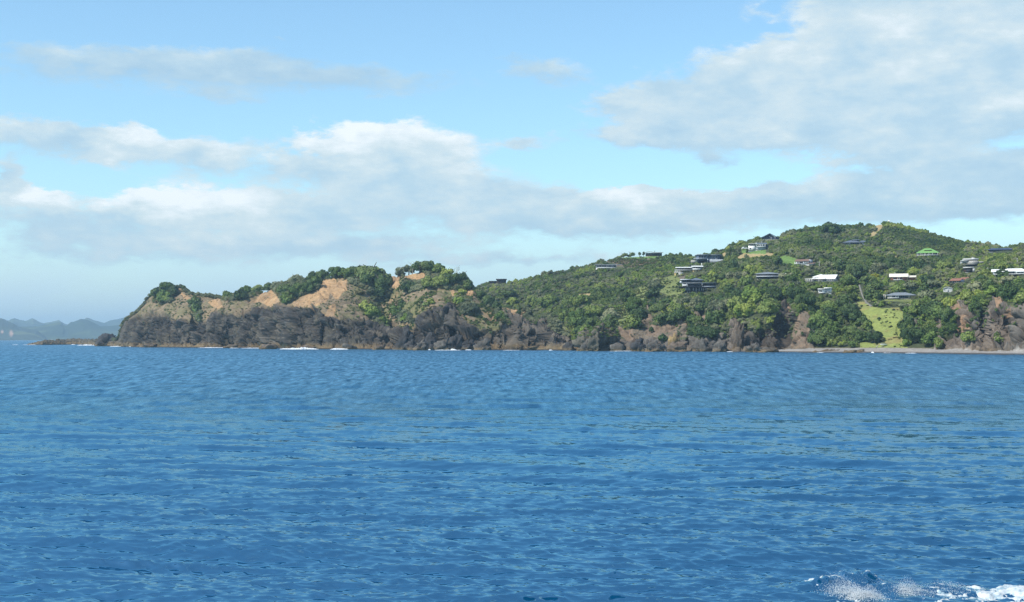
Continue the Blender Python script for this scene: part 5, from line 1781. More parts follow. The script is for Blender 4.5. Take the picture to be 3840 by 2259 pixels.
h = House('aframe', 'black house with a long low gabled roof on the skyline under wind-bent trees', yaw=-6)
h.base(2846, 2918, .4, 8)
xl, xr, xm = h.X(2840), h.X(2922), h.X(2886)
ze, ze2, zr = h.Z(897), h.Z(894), h.Z(875.5)
prof = [(xl, ze), (xm, zr), (xr, ze2), (xr, ze2 + .3), (xm, zr + .35), (xl, ze + .3)]
V = [(x, y, z) for y in (-1.2, 8.5) for (x, z) in prof]
h.poly('roof', V, [(0, 5, 4, 1), (1, 4, 3, 2), (6, 7, 10, 11), (7, 8, 9, 10), (5, 11, 10, 4), (4, 10, 9, 3), (0, 1, 7, 6), (1, 2, 8, 7), (0, 6, 11, 5), (2, 3, 9, 8)], 'navy')
g = [(x, y, z) for y in (0, .15) for (x, z) in ((h.X(2848), 0), (h.X(2918), 0), (h.X(2918), h.Z(895)), (xm, zr - .2), (h.X(2848), h.Z(895)))]
h.poly('wall', g, [(0, 1, 2, 3, 4), (9, 8, 7, 6, 5), (0, 5, 6, 1), (1, 6, 7, 2), (4, 9, 5, 0)], 'dark_wall')
h.wins(2872, 2888, 886, 894, 0, 3, 'navy'); h.wins(2893, 2914, 889, 897, 0, 3, 'navy'); h.posts([2890.5, 2905], 888, 899, -.5, 'steel', .2); h.b('deck', 2866, 2918, 896.6, 898, -1.8, -.02, 'grey_wall')
V, Fq = box_data([(h.X(2852), h.X(2876), -.2, .1, 0, .12)])
s_ = obj('solar_panel', np_mesh('solar_panel', V, Fq, M['glass']), h.root)
s_.location = (0, .9, h.Z(893.5)); s_.rotation_euler = (0, 0, 0)
s_.rotation_euler = (0, -math.atan2(h.Z(875.5) - h.Z(897), h.X(2886) - h.X(2840)), 0)
s_.location = (h.X(2864) - h.X(2864) * math.cos(.41), 1.2, h.Z(885.5) + .25)

h = House('veranda', 'dark hip-roofed house with two white balcony bands among trees')
h.base(2838, 2916, 0, 9)
h.b('wall', 2838, 2916, 1028, 1047, 0, 9, 'dark_wall'); h.hip(2834, 2920, 1028, 1020.5, -.8, 9, 'grey_roof')
h.wins(2840, 2914, 1029, 1034.5, 0, 7, 'blue_and_shade_wall'); h.b('balcony', 2836, 2918, 1036.3, 1039.4, -1.5, -.02, 'steel'); h.b('eave_board', 2836, 2918, 1028.6, 1029.8, -1.4, -1.2, 'grey_wall')
h.wins(2840, 2870, 1040.5, 1046, 0, 3, 'dark_wall'); h.wins(2880, 2914, 1040.5, 1046, 0, 3, 'dark_wall'); h.posts([2837, 2857, 2877, 2897, 2917], 1029.8, 1047, -1.3, 'dark_wall', .18)

h = House('brownroof', 'white-walled house with a brown tiled roof beside the lower green lawn', yaw=-12)
h.base(2984, 3046, 0, 7, 'white')
h.b('wall', 2985, 3031, 979, 992, 0, 7, 'white'); h.gable(2983, 3032, 979.5, 972.5, 0, 7, 'brown_roof', 'white'); h.b('wing', 3032.2, 3040, 974, 988, 1, 6, 'grey_wall'); h.b('wing_wall', 3033, 3052, 988, 993, -1, 5, 'white'); h.slope(3031, 3054, 988.5, 984, -1.5, 5.4, 'rust')
h.wins(2987, 3011, 981, 987, 0, 4, 'brown_wall'); h.win(3016, 3021, 981, 988, 0); h.win(3024, 3029, 981, 987, 0); h.posts([2982, 2990, 2998], 982, 992, -.9, 'white', .2); h.b('balcony', 2980, 3000, 988, 989.4, -1.4, -.02, 'white')

h = House('summit', 'slate-grey hip-roofed house high on the slope under the summit tree')
h.base(3166, 3244, 0, 8)
h.b('wall', 3169, 3226, 908, 918, 0, 8, 'grey_wall'); h.hip(3164, 3228, 909.5, 900, -.5, 8, 'slate'); h.b('upper_wall', 3198, 3222, 897.5, 903, 3, 7, 'blue_and_shade_wall'); h.slope(3196, 3225, 897.3, 895, 2.4, 7.6, 'grey_roof')
h.b('wing_wall', 3228, 3240, 907, 914, 2, 7, 'pale_wall'); h.slope(3226, 3245, 907, 900.5, 1.2, 7.5, 'slate'); h.wins(3172, 3185, 911, 916, 0, 2); h.wins(3190, 3222, 911, 916.5, 0, 4, 'dark_wall'); h.wins(3200, 3220, 898.3, 901, 3, 3)

h = House('bigwhite', 'big white-roofed house with gable ends coloured dark blue-grey as shade in mid hillside', yaw=-14)
h.base(3024, 3130, 0, 9, 'pale_wall')
h.b('wall', 3048, 3129, 1044, 1057, 0, 9, 'pale_wall'); h.gable(3072, 3130, 1045, 1029.5, 0, 9.5, 'whiteroof', 'blue_and_shade_wall')  # gable ends darkened to blue-grey: their shade is put into the colour
h.slope(3044, 3096, 1043.8, 1038.6, -1.0, 2.4, 'whiteroof'); h.b('upper_wall', 3048, 3090, 1035.5, 1041, 2.4, 8.6, 'white'); h.hip(3047, 3092, 1036, 1026, 2.2, 9.0, 'whiteroof'); h.wins(3051, 3064, 1036.6, 1038.6, 2.4, 2, 'grey_wall'); h.win(3075, 3085, 1036.4, 1038.8, 2.4, 'grey_wall')
h.slope(3020, 3048, 1043.4, 1041, -1.2, 6, 'whiteroof'); h.posts([3024, 3031, 3038, 3046], 1043.4, 1057, -.9, 'white', .28); h.b('porch_wall', 3028, 3046, 1047, 1056.5, 1.2, 5, 'pale_wall')
h.b('canopy', 3072, 3101, 1044.4, 1046.4, -1.7, -.5, 'white'); h.wins(3068, 3100, 1047.5, 1055, 0, 5, 'white'); h.wins(3104, 3126, 1047.5, 1053, 0, 3, 'white'); h.win(3051, 3060, 1047.5, 1055, 0, 'grey_wall'); h.b('terrace', 3022, 3130, 1056.6, 1058, -3.4, -.02, 'concrete')
BIG = h

h = House('cabin', 'small white boxy cabin of two stacked flat-roofed blocks below the big white house')
h.base(3068, 3116, 0, 6, 'white')
h.b('wall', 3068, 3093, 1085.5, 1099.5, 0, 6, 'white'); h.b('roof', 3066, 3092.5, 1082.6, 1085.4, -.9, 6.3, 'whiteroof'); h.b('wall', 3093.2, 3117, 1082, 1098, .2, 6, 'white'); h.b('roof', 3088.6, 3119, 1078.6, 1081.6, -.6, 6.6, 'whiteroof')
h.wins(3072, 3083, 1088, 1095, 0, 2); h.win(3084.5, 3088.5, 1087.5, 1090, 0, 'white'); h.wins(3094.5, 3111.5, 1084.8, 1087.2, .2, 2, 'grey_wall'); h.wins(3094.5, 3111, 1090, 1093.2, .2, 2, 'grey_wall'); h.b('deck', 3072, 3092, 1096.6, 1099.6, -1.6, -.02, 'white')

h = House('brick', 'cream-roofed brick house beside a yellow-green tree')
h.base(3342, 3400, 0, 7, 'brick')
h.b('wall', 3342, 3402, 1037, 1051, 0, 7, 'brick'); h.gable(3340, 3403, 1037.5, 1026, 0, 7.5, 'cream', 'brick'); h.slope(3403.5, 3435, 1038.5, 1031, .2, 7, 'cream'); h.b('wing_wall', 3404, 3432, 1039, 1050, 1, 7, 'brick')
h.wins(3351, 3364, 1039, 1048, 0, 2, 'dark_wall'); h.win(3368, 3374, 1039, 1048, 0); h.wins(3376, 3384, 1039, 1048, 0, 2, 'dark_wall'); h.b('deck', 3351, 3386, 1048.4, 1050.4, -2.0, -.02, 'white'); h.b('flue', 3357, 3358.4, 1020, 1029, 4, 4.4, 'steel')

h = House('longgrey', 'long grey-roofed house with a pale pergola arch just above the meadow')
h.base(3316, 3414, 0, 7)
h.b('wall', 3332, 3412, 1107, 1120, 0, 7, 'pale_wall'); h.hip(3324, 3430, 1107, 1096, -.4, 7.5, 'grey_roof'); h.wins(3346, 3358, 1109, 1115, 0, 2, 'dark_wall'); h.win(3362, 3368, 1109, 1117, 0); h.wins(3372, 3404, 1109, 1118, 0, 5, 'blue_and_shade_wall'); h.b('terrace', 3330, 3372, 1116.6, 1119, -2.2, -.02, 'white')
h.posts([3316, 3322], 1105, 1120, -1.5, 'cream', .3, 'pergola_post'); h.b('pergola_beam', 3315, 3323.4, 1103.6, 1105.2, -1.8, -1.1, 'cream')

h = House('green', 'house with a tall bright green hipped roof and a pale veranda')
h.base(3440, 3516, 0, 9, 'pale_wall')
h.b('wall', 3441, 3515, 949, 958, 0, 9, 'dark_wall'); h.hip(3438, 3518, 949, 930, -.6, 9.4, 'green_roof', inset=5.0); h.b('dormer', 3466, 3492, 938.5, 943.5, 1.1, 4, 'brown_wall'); h.b('dormer_roof', 3465, 3493, 937.5, 938.5, .8, 4.2, 'green_roof')
h.wins(3443, 3513, 950.5, 956.5, 0, 8, 'steel'); h.b('deck', 3438, 3517, 956.8, 958.6, -1.6, -.02, 'white'); h.posts([3440, 3454, 3468, 3482, 3496, 3514], 949.4, 956.8, -1.2, 'pale_wall', .22)

h = House('stone', 'flat-roofed stone and concrete house of stacked terraces', yaw=4)
h.base(3608, 3668, 0, 9)
h.b('upper_wall', 3618, 3669, 974, 982, 3, 9, 'brown_wall'); h.b('roof', 3615, 3671, 969, 973.8, 1.6, 9.5, 'pale_wall'); h.b('skylight', 3648, 3658, 965, 969, 5, 8, 'white')
h.b('wall', 3630, 3668, 978, 992, 0, 8.8, 'stone'); h.b('wing', 3607, 3630, 979.2, 991, .6, 8, 'pale_wall'); h.b('wing_roof', 3606, 3632, 976.6, 979, -.4, 8.4, 'pale_wall'); h.win(3616, 3627, 983, 989, .6, 'white'); h.win(3647, 3651, 981, 991, 0); h.wins(3622, 3666, 975, 978, 3, 4, 'dark_wall')
h.b('deck', 3612, 3662, 991.2, 992.4, -1.2, 2, 'concrete'); h.b('lower_wall', 3612, 3660, 993, 1001, .8, 8, 'dark_wall'); h.wins(3616, 3640, 994, 1000, .8, 3, 'blue_and_shade_wall'); h.b('terrace_wall', 3669, 3688, 981, 986, 1, 6, 'concrete')

h = House('garage', 'flat-roofed grey garage with a dark door below the stone house', name='garage', cat='garage')
h.base(3614, 3650, 0, 6)
h.b('wall', 3614, 3650, 1008, 1023, 0, 6, 'brown_wall'); h.b('roof', 3611, 3650.5, 1003.6, 1007.8, -.6, 6.4, 'pale_wall'); h.b('door', 3622, 3645, 1009.5, 1022.6, -.08, .05, 'dark_wall'); h.b('pier', 3646, 3653, 1008.2, 1022, -.4, -.02, 'pale_wall')

h = House('navy', 'long navy-roofed dark house near the eastern skyline')
h.base(3712, 3794, 0, 8)
h.b('wall', 3712, 3792, 937, 949, 0, 8, 'dark_wall'); h.hip(3708, 3796, 937, 930, -.8, 8.4, 'navy', inset=2.4); h.wins(3716, 3790, 938.5, 944.5, 0, 7, 'navy'); h.b('deck', 3710, 3795, 945.8, 947.4, -1.8, -.02, 'grey_wall'); h.b('chimney', 3744, 3747, 927.5, 933, 3.5, 4.2, 'dark_wall')

h = House('longwhite', 'long white bungalow with white roofs running out of view to the east')
h.base(3727, 3906, 0, 8, 'white')
h.b('wall', 3728, 3808, 1017, 1027, 0, 8, 'white'); h.gable(3726, 3790, 1018, 1008.5, 0, 8.4, 'whiteroof', 'white'); h.gable(3782, 3830, 1016.6, 1006.6, -.3, 8.8, 'whiteroof', 'white'); h.b('wall', 3810, 3906, 1017.5, 1028, -.6, 8, 'white'); h.gable(3812, 3908, 1018.6, 1009.4, -.9, 8.2, 'whiteroof', 'white')
h.wins(3732, 3756, 1019, 1024, 0, 3, 'grey_wall'); h.wins(3774, 3806, 1019, 1026, 0, 5, 'blue_and_shade_wall'); h.wins(3814, 3904, 1020.5, 1025.5, -.6, 8, 'grey_wall'); h.b('deck', 3730, 3906, 1027.2, 1029, -2.4, -.62, 'white'); h.b('understorey', 3790, 3906, 1029.1, 1036, -1.2, 6, 'dark_wall'); h.b('porch', 3760, 3770, 1017, 1020.4, -1.9, -.02, 'white')

h = House('redroof', 'rust-tiled roof of a house nearly buried in bush', yaw=-20)
h.base(3562, 3614, 0, 7, 'blue_and_shade_wall')
h.b('wall', 3562, 3612, 1051, 1062, 0, 7, 'blue_and_shade_wall'); h.gable(3564, 3600, 1053, 1044.5, -.2, 7, 'rust', 'blue_and_shade_wall'); h.gable(3593, 3617, 1048, 1041, 2.8, 8.5, 'rust', 'white'); h.win(3567, 3573, 1054, 1059, 0, 'white'); h.wins(3578, 3596, 1055, 1060, 0, 2, 'white')

h = House('shed', 'little white gabled shed alone in bush above the beach cliffs', name='shed', cat='shed')
h.base(3538, 3571, 0, 4, 'white')
xl, xr, xm = h.X(3537), h.X(3572.5), h.X(3554)
g = [(x, y, z) for y in (0, 4.2) for (x, z) in ((h.X(3538.5), 0), (h.X(3571), 0), (h.X(3571), h.Z(1081.5)), (xm, h.Z(1077.6)), (h.X(3538.5), h.Z(1081.5)))]
h.poly('wall', g, [(0, 1, 2, 3, 4), (9, 8, 7, 6, 5), (0, 5, 6, 1), (1, 6, 7, 2), (4, 9, 5, 0)], 'pale_wall')
prof = [(xl, h.Z(1082)), (xm, h.Z(1077.4)), (xr, h.Z(1082)), (xr, h.Z(1081)), (xm, h.Z(1076.4)), (xl, h.Z(1081))]
V = [(x, y, z) for y in (-.4, 4.6) for (x, z) in prof]
h.poly('roof', V, [(0, 5, 4, 1), (1, 4, 3, 2), (6, 7, 10, 11), (7, 8, 9, 10), (5, 11, 10, 4), (4, 10, 9, 3), (0, 1, 7, 6), (1, 2, 8, 7), (0, 6, 11, 5), (2, 3, 9, 8)], 'whiteroof')
h.win(3541, 3545.5, 1084, 1089, 0); h.b('door', 3554, 3558.5, 1084, 1095, -.06, .03, 'grey_wall')


# ---- small things round the houses
def small(name, u, v, label, cat, boxes, group=None, T=None, rz=0.0):
    """boxes: (part, material, [box...]) in metres; the first part belongs to the thing itself"""
    p = (T or L).at(u, v)
    root = tag(empty(name, tuple(p), rz), label, cat, group)
    for part, mat, bx in boxes:
        V, Fq = box_data(bx)
        obj(part, np_mesh(part, V, Fq, M[mat]), root)
    return root


p = L.at(3334, 836)
root = tag(empty('summit_hut', tuple(p)), 'tiny white domed hut on the very summit', 'hut')
V, Fq = box_data([(-.8, .8, -.8, .8, -.3, 1.7)])
obj('wall', np_mesh('wall', V, Fq, M['white']), root)
bm = bmesh.new()
bmesh.ops.create_cone(bm, cap_ends=True, segments=10, radius1=1.25, radius2=.15, depth=.9)
me = bpy.data.meshes.new('roof'); bm.to_mesh(me); bm.free(); me.materials.append(M['whiteroof'])
obj('roof', me, root, (0, 0, 2.152))

for i, (u, v, hp, lab) in enumerate([(3072, 1010, 30, 'white power pole between the brown roof and the big white house'), (3258, 1012, 20, 'grey power pole standing seaward of its near twin in the bush'),
                                     (3269, 1014, 16, 'shorter grey power pole close beside another in the bush'), (3532, 1016, 14, 'grey power pole below the green-roofed house'),
                                     (3704, 1018, 16, 'grey power pole seaward of the long white bungalow'), (3816, 988, 20, 'tall pale power pole above the long white bungalow'), (3760, 1004, 20, 'thin dark power pole above the long white bungalow')]):
    p = L.at(u, v)
    k = p[1] / F
    hm = hp * k
    root = tag(empty('power_pole', tuple(p), .3 * i), lab, 'power pole', 'power poles on the hill')
    obj('pole', tubes_mesh('pole', [([(0, 0, -.8), (0, 0, hm * .6), (0, 0, hm)], (.24, .21, .17))], M['pole'], 8), root)
    V, Fq = box_data([(-1.0, 1.0, .185, .3, hm - .7, hm - .55)])
    obj('crossarm', np_mesh('crossarm', V, Fq, M['pole']), root)
    for x in (-.85, .85):
        V, Fq = box_data([(x - .05, x + .05, .2, .28, hm - .545, hm - .32)])
        obj('insulator', np_mesh('insulator', V, Fq, M['white']), root)


def car(u, v, label):
    p = L.at(u, v)
    root = tag(empty('parked_car', tuple(p), .2), label, 'car')
    prof = [(-2.1, .3), (2.1, .3), (2.15, .75), (1.2, .9), (.7, 1.42), (-1.1, 1.45), (-1.7, .95), (-2.15, .85)]
    V = [(x, y, z) for y in (-.85, .85) for (x, z) in prof]
    n = len(prof)
    me = bpy.data.meshes.new('body')
    me.from_pydata(V, [], [tuple(range(n)), tuple(range(2 * n - 1, n - 1, -1))] + [((i + 1) % n, i, i + n, (i + 1) % n + n) for i in range(n)])
    me.materials.append(M['white'])
    obj('body', me, root)
    V, Fq = box_data([(-1.0, .65, -.862, -.852, .98, 1.32), (-1.0, .65, .852, .862, .98, 1.32)])
    obj('window', np_mesh('window', V, Fq, M['glass']), root)
    for x in (-1.35, 1.35):
        for y in (-.8, .8):
            w = tubes_mesh('wheel', [([(0, -.1, 0), (0, .1, 0)], (.33, .33))], M['rubber'], 10)
            obj('wheel', w, root, (x, y * 1.02, .33))


car(2794, 936, 'white car parked on the lawn seaward of the white lawn house')
small('caravan', 2942, 1043, 'small white caravan inland of the dark veranda house', 'caravan',
      [('body', 'white', [(-2.2, 2.2, -1, 1, .45, 2.3)]), ('window', 'glass', [(-1.5, -.2, -1.03, -1.002, 1.3, 1.9), (.4, 1.6, -1.03, -1.002, 1.3, 1.9)]), ('wheel', 'rubber', [(-.35, .35, -.95, -.75, 0, .62)]), ('wheel', 'rubber', [(-.35, .35, .75, .95, 0, .62)])])
p = L.at(2553, 1033)
root = tag(empty('water_tank', tuple(p)), 'round grey concrete water tank under the yellow-based house', 'water tank')
obj('tank', tubes_mesh('tank', [([(0, 0, -.5), (0, 0, 1.7)], (1.45, 1.45))], M['concrete'], 18), root)
obj('lid', tubes_mesh('lid', [([(0, 0, 1.7), (0, 0, 1.95), (0, 0, 2.02)], (1.5, .8, .05))], M['stone'], 18), root)
root = tag(empty('sun_umbrella', tuple(BIG.root.matrix_basis @ Vector((BIG.X(3058), -2.4, BIG.Z(1056.6))))), 'white sun umbrella on the terrace of the big white house', 'umbrella')
obj('pole', tubes_mesh('pole', [([(0, 0, 0), (0, 0, 1.9)], (.04, .04))], M['steel']), root)
obj('canopy', tubes_mesh('canopy', [([(0, 0, 1.7), (0, 0, 2.0), (0, 0, 2.25)], (1.2, .75, .05))], M['white'], 10), root)
V, Fq = box_data([(-1.1, 1.1, -.45, .45, .66, .74), (-1.0, -.9, -.35, .35, 0, .66), (.9, 1.0, -.35, .35, 0, .66)])
t = tag(obj('outdoor_table', np_mesh('outdoor_table', V, Fq, M['white']), None, tuple(BIG.root.matrix_basis @ Vector((BIG.X(3081), -2.2, BIG.Z(1056.6))))), 'white outdoor table on the terrace of the big white house', 'table')


# pale boulder-like bank by the blue-grey house, clay slip fence
def wood_slip():
    p = L.at(2824, 1104)
    k = p[1] / F
    root = tag(empty('retaining_fence', tuple(p)), 'weathered timber retaining fence across the orange clay slip', 'fence')
    me = None
    for i in range(9):
        hgt = 1.2 + .5 * math.sin(i * 2.1)
        V, Fq = box_data([(-.1, .1, -.1, .1, -.5, hgt)])
        obj('plank', np_mesh('plank', V, Fq, M['tan']), root, ((i - 4) * .75, .3 * math.sin(i), -.05 * i))
    V, Fq = box_data([(-3.2, 3.2, .42, .5, .5, .65)])
    obj('rail', np_mesh('rail', V, Fq, M['tan']), root)


wood_slip()

# ---- the grey path down to the meadow
def path_ribbon():
    pts = [(3222, 1068), (3227, 1082), (3232, 1100), (3238, 1114), (3246, 1128), (3256, 1140), (3270, 1150)]
    cs = [L.at(u, v) for u, v in pts]
    V, Fq = [], []
    for i in range(len(cs) - 1):
        for t in np.linspace(0, 1, 6, endpoint=(i == len(cs) - 2)):
            q = cs[i] * (1 - t) + cs[i + 1] * t
            V += [(q[0] - .38, q[1], q[2] + .22), (q[0] + .38, q[1], q[2] + .22), (q[0] + .42, q[1] + .1, q[2] - .8), (q[0] - .42, q[1] + .1, q[2] - .8)]
    for i in range(len(V) // 4 - 1):
        a, b = i * 4, i * 4 + 4
        Fq += [(a, a + 1, b + 1, b), (a + 1, a + 2, b + 2, b + 1), (a + 3, a, b, b + 3)]
    o = obj('path', np_mesh('path', V, Fq, M['pathway']))
    tag(o, 'grey stepped path running down to the meadow', kind='structure')


path_ribbon()


# ------------------------------------------------------------------ rocks of the shore
def rock_mesh(seed, sx, sy, sz, base=(.06, .058, .058), tidal=True, sub=4, sharp=1.0):
    bm = bmesh.new()
    bmesh.ops.create_icosphere(bm, subdivisions=sub, radius=1.0)
    v = np.array([x.co[:] for x in bm.verts])
    f = np.array([[q.index for q in x.verts] for x in bm.faces])
    bm.free()
    n = v / np.linalg.norm(v, axis=1, keepdims=True)
    q = v * 1.25 + seed * 3.77
    o1, c1 = facets(q, seed)
    o2, c2 = facets(v * 3.4 + seed, seed + 5)
    d = 1 + o1 * .46 * sharp + o2 * .20 * sharp + (fbm(v * 2 + seed, 3, seed + 9) - .5) * .35 - .07 * (1 - smooth01(c1, 0, .12))
    v = n * d[:, None] * np.array([sx, sy, sz])
    v[:, 2] += sz * .35
    v[:, 0] += v[:, 2] * .15
    nn = fbm(v / 1.6 + seed, 4, seed + 3)[:, None]
    c = np.array(base) * (.7 + .6 * nn) * np.clip(1 + .45 * (o1 + .6 * o2), .5, 1.7)[:, None]
    if tidal:
        t = (1 - smooth01(v[:, 2:3], .6, 2.0)) * .8
        c = c + (np.array([.16, .112, .058]) * (.6 + .8 * nn) - c) * t
    return np_mesh('rock', v, f, M['rock'], False, {'cover': ('FLOAT_COLOR', np.concatenate([np.clip(c, .01, 1), np.ones((len(c), 1))], 1))})


DARK, BRN, GRY = (.040, .038, .037), (.095, .074, .056), (.080, .072, .062)
ROCKS = [  # u, waterline v, width, height (px), colour, label
    (396, 1283, 62, 40, DARK, 'dark domed rock standing on the low reef'), (428, 1284, 48, 26, DARK, 'smaller dark rock leaning on the domed reef rock'),
    (1512, 1312, 66, 74, DARK, 'tall pointed dark rock guarding the sea cave'), (1548, 1313, 50, 40, DARK, 'dark boulder between pointed rock and rounded boulder'), (1612, 1313, 62, 54, DARK, 'large rounded dark boulder at the cliff foot past the cave'),
    (1576, 1314, 46, 34, GRY, 'grey-brown boulder in front of the rounded dark boulder'), (1662, 1314, 54, 40, GRY, 'broad grey rock at the cliff foot under the dark slab'), (1700, 1313, 44, 52, DARK, 'upright dark rock under the dark slab'),
    (1750, 1313, 60, 36, DARK, 'low dark rock at the foot of the scrub slope'), (1812, 1314, 56, 40, GRY, 'grey rock at the foot of the clay saddle spur'), (1980, 1312, 60, 66, BRN, 'large purplish slab rock near the end of the headland'),
    (2036, 1313, 50, 50, GRY, 'grey rock below the twin pinnacles'), (2084, 1314, 54, 42, DARK, 'dark rock near the last headland step'), (2134, 1315, 46, 28, DARK, 'low dark rock ending the headland'), (1004, 1310, 56, 20, BRN, 'brown tide-washed rock at the mouth of the first cave'),
    (1150, 1311, 64, 16, BRN, 'long brown tide-washed ledge where surf breaks'), (1300, 1311, 56, 22, GRY, 'grey tide-washed rock under the cliff'), (1418, 1312, 50, 16, BRN, 'small brown rock before the shaded cave'), (860, 1306, 54, 14, BRN, 'low brown ledge under the dark cliff'), (560, 1303, 60, 14, BRN, 'low brown ledge at the seaward cliff foot'),
    (2200, 1317, 44, 36, GRY, 'grey rock at the seaward foot of the grassy knoll'), (2318, 1318, 50, 30, GRY, 'grey rock at the inland foot of the grassy knoll'), (2396, 1318, 60, 42, DARK, 'dark jagged rock on the cove shore'), (2456, 1319, 66, 36, GRY, 'wide low rock on the cove shore'),
    (2540, 1319, 70, 30, BRN, 'brown-stained rock with a pointed top on the cove shore'), (2528, 1300, 34, 44, (.21, .15, .07), 'ochre pinnacle rock behind the cove shore'), (2554, 1314, 30, 34, DARK, 'dark split rock beside the ochre pinnacle'), (2634, 1319, 66, 50, GRY, 'ribbed grey rock below the dark clump'), (2700, 1320, 54, 36, GRY, 'grey rock at the foot of the tall pinnacle'),
    (2764, 1312, 44, 100, BRN, 'tall brown rock pinnacle among the trees'), (2822, 1321, 54, 34, GRY, 'grey rock under the bright trees'), (2880, 1322, 66, 18, GRY, 'flat grey rock under the notched cliff'),
    (3156, 1322, 30, 26, DARK, 'dark jagged rock tallest on the beach reef'), (3100, 1323, 44, 14, GRY, 'brown rock at the seaward end of the beach reef'), (3128, 1323, 34, 14, GRY, 'low rock beside the jagged beach rock'), (3190, 1324, 46, 13, GRY, 'long low rock in the middle of the beach reef'), (3228, 1324, 36, 14, GRY, 'low rock towards the meadow end of the beach reef'), (3258, 1323, 34, 20, GRY, 'grey rock ending the beach reef next to breaking foam'), (3064, 1323, 34, 8, GRY, 'flat tide-washed rock at the tan face'),
    (3590, 1324, 34, 12, GRY, 'small rock on the beach below the pale cliff'), (3700, 1327, 60, 20, GRY, 'grey boulder at the foot of the eastern cliff'), (3780, 1328, 54, 22, GRY, 'grey boulder farthest east on the beach'), (3652, 1322, 50, 16, DARK, 'dark rock at the back of the beach below the pale cliff'),
]
for i, (u, v, w, hh, colr, lab) in enumerate(ROCKS):
    T = H if u < 2165 else L
    if hh > 60 and u > 2700 or (u == 2528):
        p = L.at(u, v - 4)
    elif u in (396, 428):
        p = unproj(np.array(float(u)), np.array(1282.), 1085.)
        p[2] = .3
    else:
        p = unproj(np.array(float(u)), np.array(float(v)), water_Y(v) - 0.5)
        p[2] = -.2
    k = p[1] / F
    sx, sz = w * k / 2, hh * k * .72
    me = rock_mesh(i + 3, sx, sx * .7, sz, colr, True, 4 if w * hh > 1500 else 3)
    o = obj('rock', me, None, tuple(np.array([p[0], p[1] + sx * .35, p[2]])))
    tag(o, lab, 'rock', 'rocks along the shore')

# the rocky knoll at the mouth of the cove
p = unproj(np.array(2238.), np.array(1317.), water_Y(1317.) + 4)
k = p[1] / F
me = rock_mesh(61, 68 * k, 11, 66 * k, (.080, .070, .052), True, 5, .8)
kn = obj('knoll_rock', me, None, (p[0], p[1] + 5, -.4))
tag(kn, 'rounded rocky knoll with a grassy top between headland and cove', 'rock', 'rocks along the shore')
co = np.array([x.co[:] for x in me.vertices]) + np.array(kn.location)
top = co[(co[:, 2] > co[:, 2].max() * .50)]
r = np.random.default_rng(8)
sel = top[r.choice(len(top), 420)]
scatter('grass', 'grass and low scrub on top of the rocky knoll', sel - np.array([0, 0, .2]), r.uniform(.5, 1.1, 420), r.uniform(.4, .9, 420), r.integers(0, 4, 420),
        [crown_of('dry', ('round', 'shrub')), crown_of('mid', ('round', 'shrub')), crown_of('bright', ('round', 'shrub')), crown_of('dry', ('round', 'shrub'))])

# driftwood and the white boat by the meadow foot
p = L.at(3313, 1297)
root = tag(empty('dinghy', tuple(p + np.array([0, -.6, .15])), .12), 'long white dinghy lying under the dark tree at the meadow foot', 'dinghy')
V, Fq = [], []
sec = [(-1.45, .10, .45), (-1.2, .42, .30), (-.4, .60, .22), (.6, .58, .22), (1.25, .42, .25)]
for (x, w, zk) in sec:
    V += [(x, -w, .62), (x, -w * .75, zk), (x, 0, zk - .14), (x, w * .75, zk), (x, w, .62)]
for i in range(len(sec) - 1):
    for j in range(4):
        Fq.append((i * 5 + j, i * 5 + j + 1, i * 5 + 6 + j, i * 5 + 5 + j))
Fq2 = [(20, 21, 22, 23), (20, 22, 23, 24)]
me = bpy.data.meshes.new('hull'); me.from_pydata(V, [], Fq + [(20, 21, 22, 23, 24)]); me.materials.append(M['white'])
obj('hull', me, root)
V, Fq = box_data([(-.6, -.35, -.55, .55, .5, .56), (.5, .75, -.55, .55, .5, .56)])
obj('thwart', np_mesh('thwart', V, Fq, M['pale_wall']), root)
bx = [(x0, x1, y * .63 - .04, y * .63 + .04, .6, .68) for (x0, x1) in ((-1.0, 1.25),) for y in (-1, 1)]
V, Fq = box_data(bx)
obj('gunwale', np_mesh('gunwale', V, Fq, M['white']), root)
p = L.at(3289, 1306)
lg = obj('driftwood_log', tubes_mesh('driftwood_log', [([(-.6, 0, .05), (-.2, .1, .6), (.4, .2, 1.05), (1.0, .2, 1.2)], (.16, .19, .15, .08))], M['deadwood'], 7), None, tuple(p))
tag(lg, 'pale curved driftwood log on the bank below the white dinghy', 'driftwood')
p = L.at(3310, 1303)
lg = obj('driftwood_log', tubes_mesh('driftwood_log', [([(-.7, 0, .15), (0, .1, .28), (.7, .2, .2)], (.09, .12, .06))], M['deadwood'], 6), None, tuple(p))
tag(lg, 'small straight driftwood stick right under the white dinghy', 'driftwood')

# far boat beyond the reef
p = unproj(np.array(195.), np.array(1276.), 3400.)
root = tag(empty('motor_boat', (p[0], p[1], 0)), 'tiny white boat beyond the low reef', 'boat')
V, Fq = box_data([(-5.5, 5.5, -1.8, 1.8, -.3, 1.6)])
V = [(x * (1.0 if z > 0 else .88), y * (1 if z > 0 else .6), z) for x, y, z in V]
obj('hull', np_mesh('hull', V, Fq, M['white']), root)
V, Fq = box_data([(-2.5, 2.5, -1.3, 1.3, 1.602, 3.6)])
obj('cabin', np_mesh('cabin', V, Fq, M['white']), root)


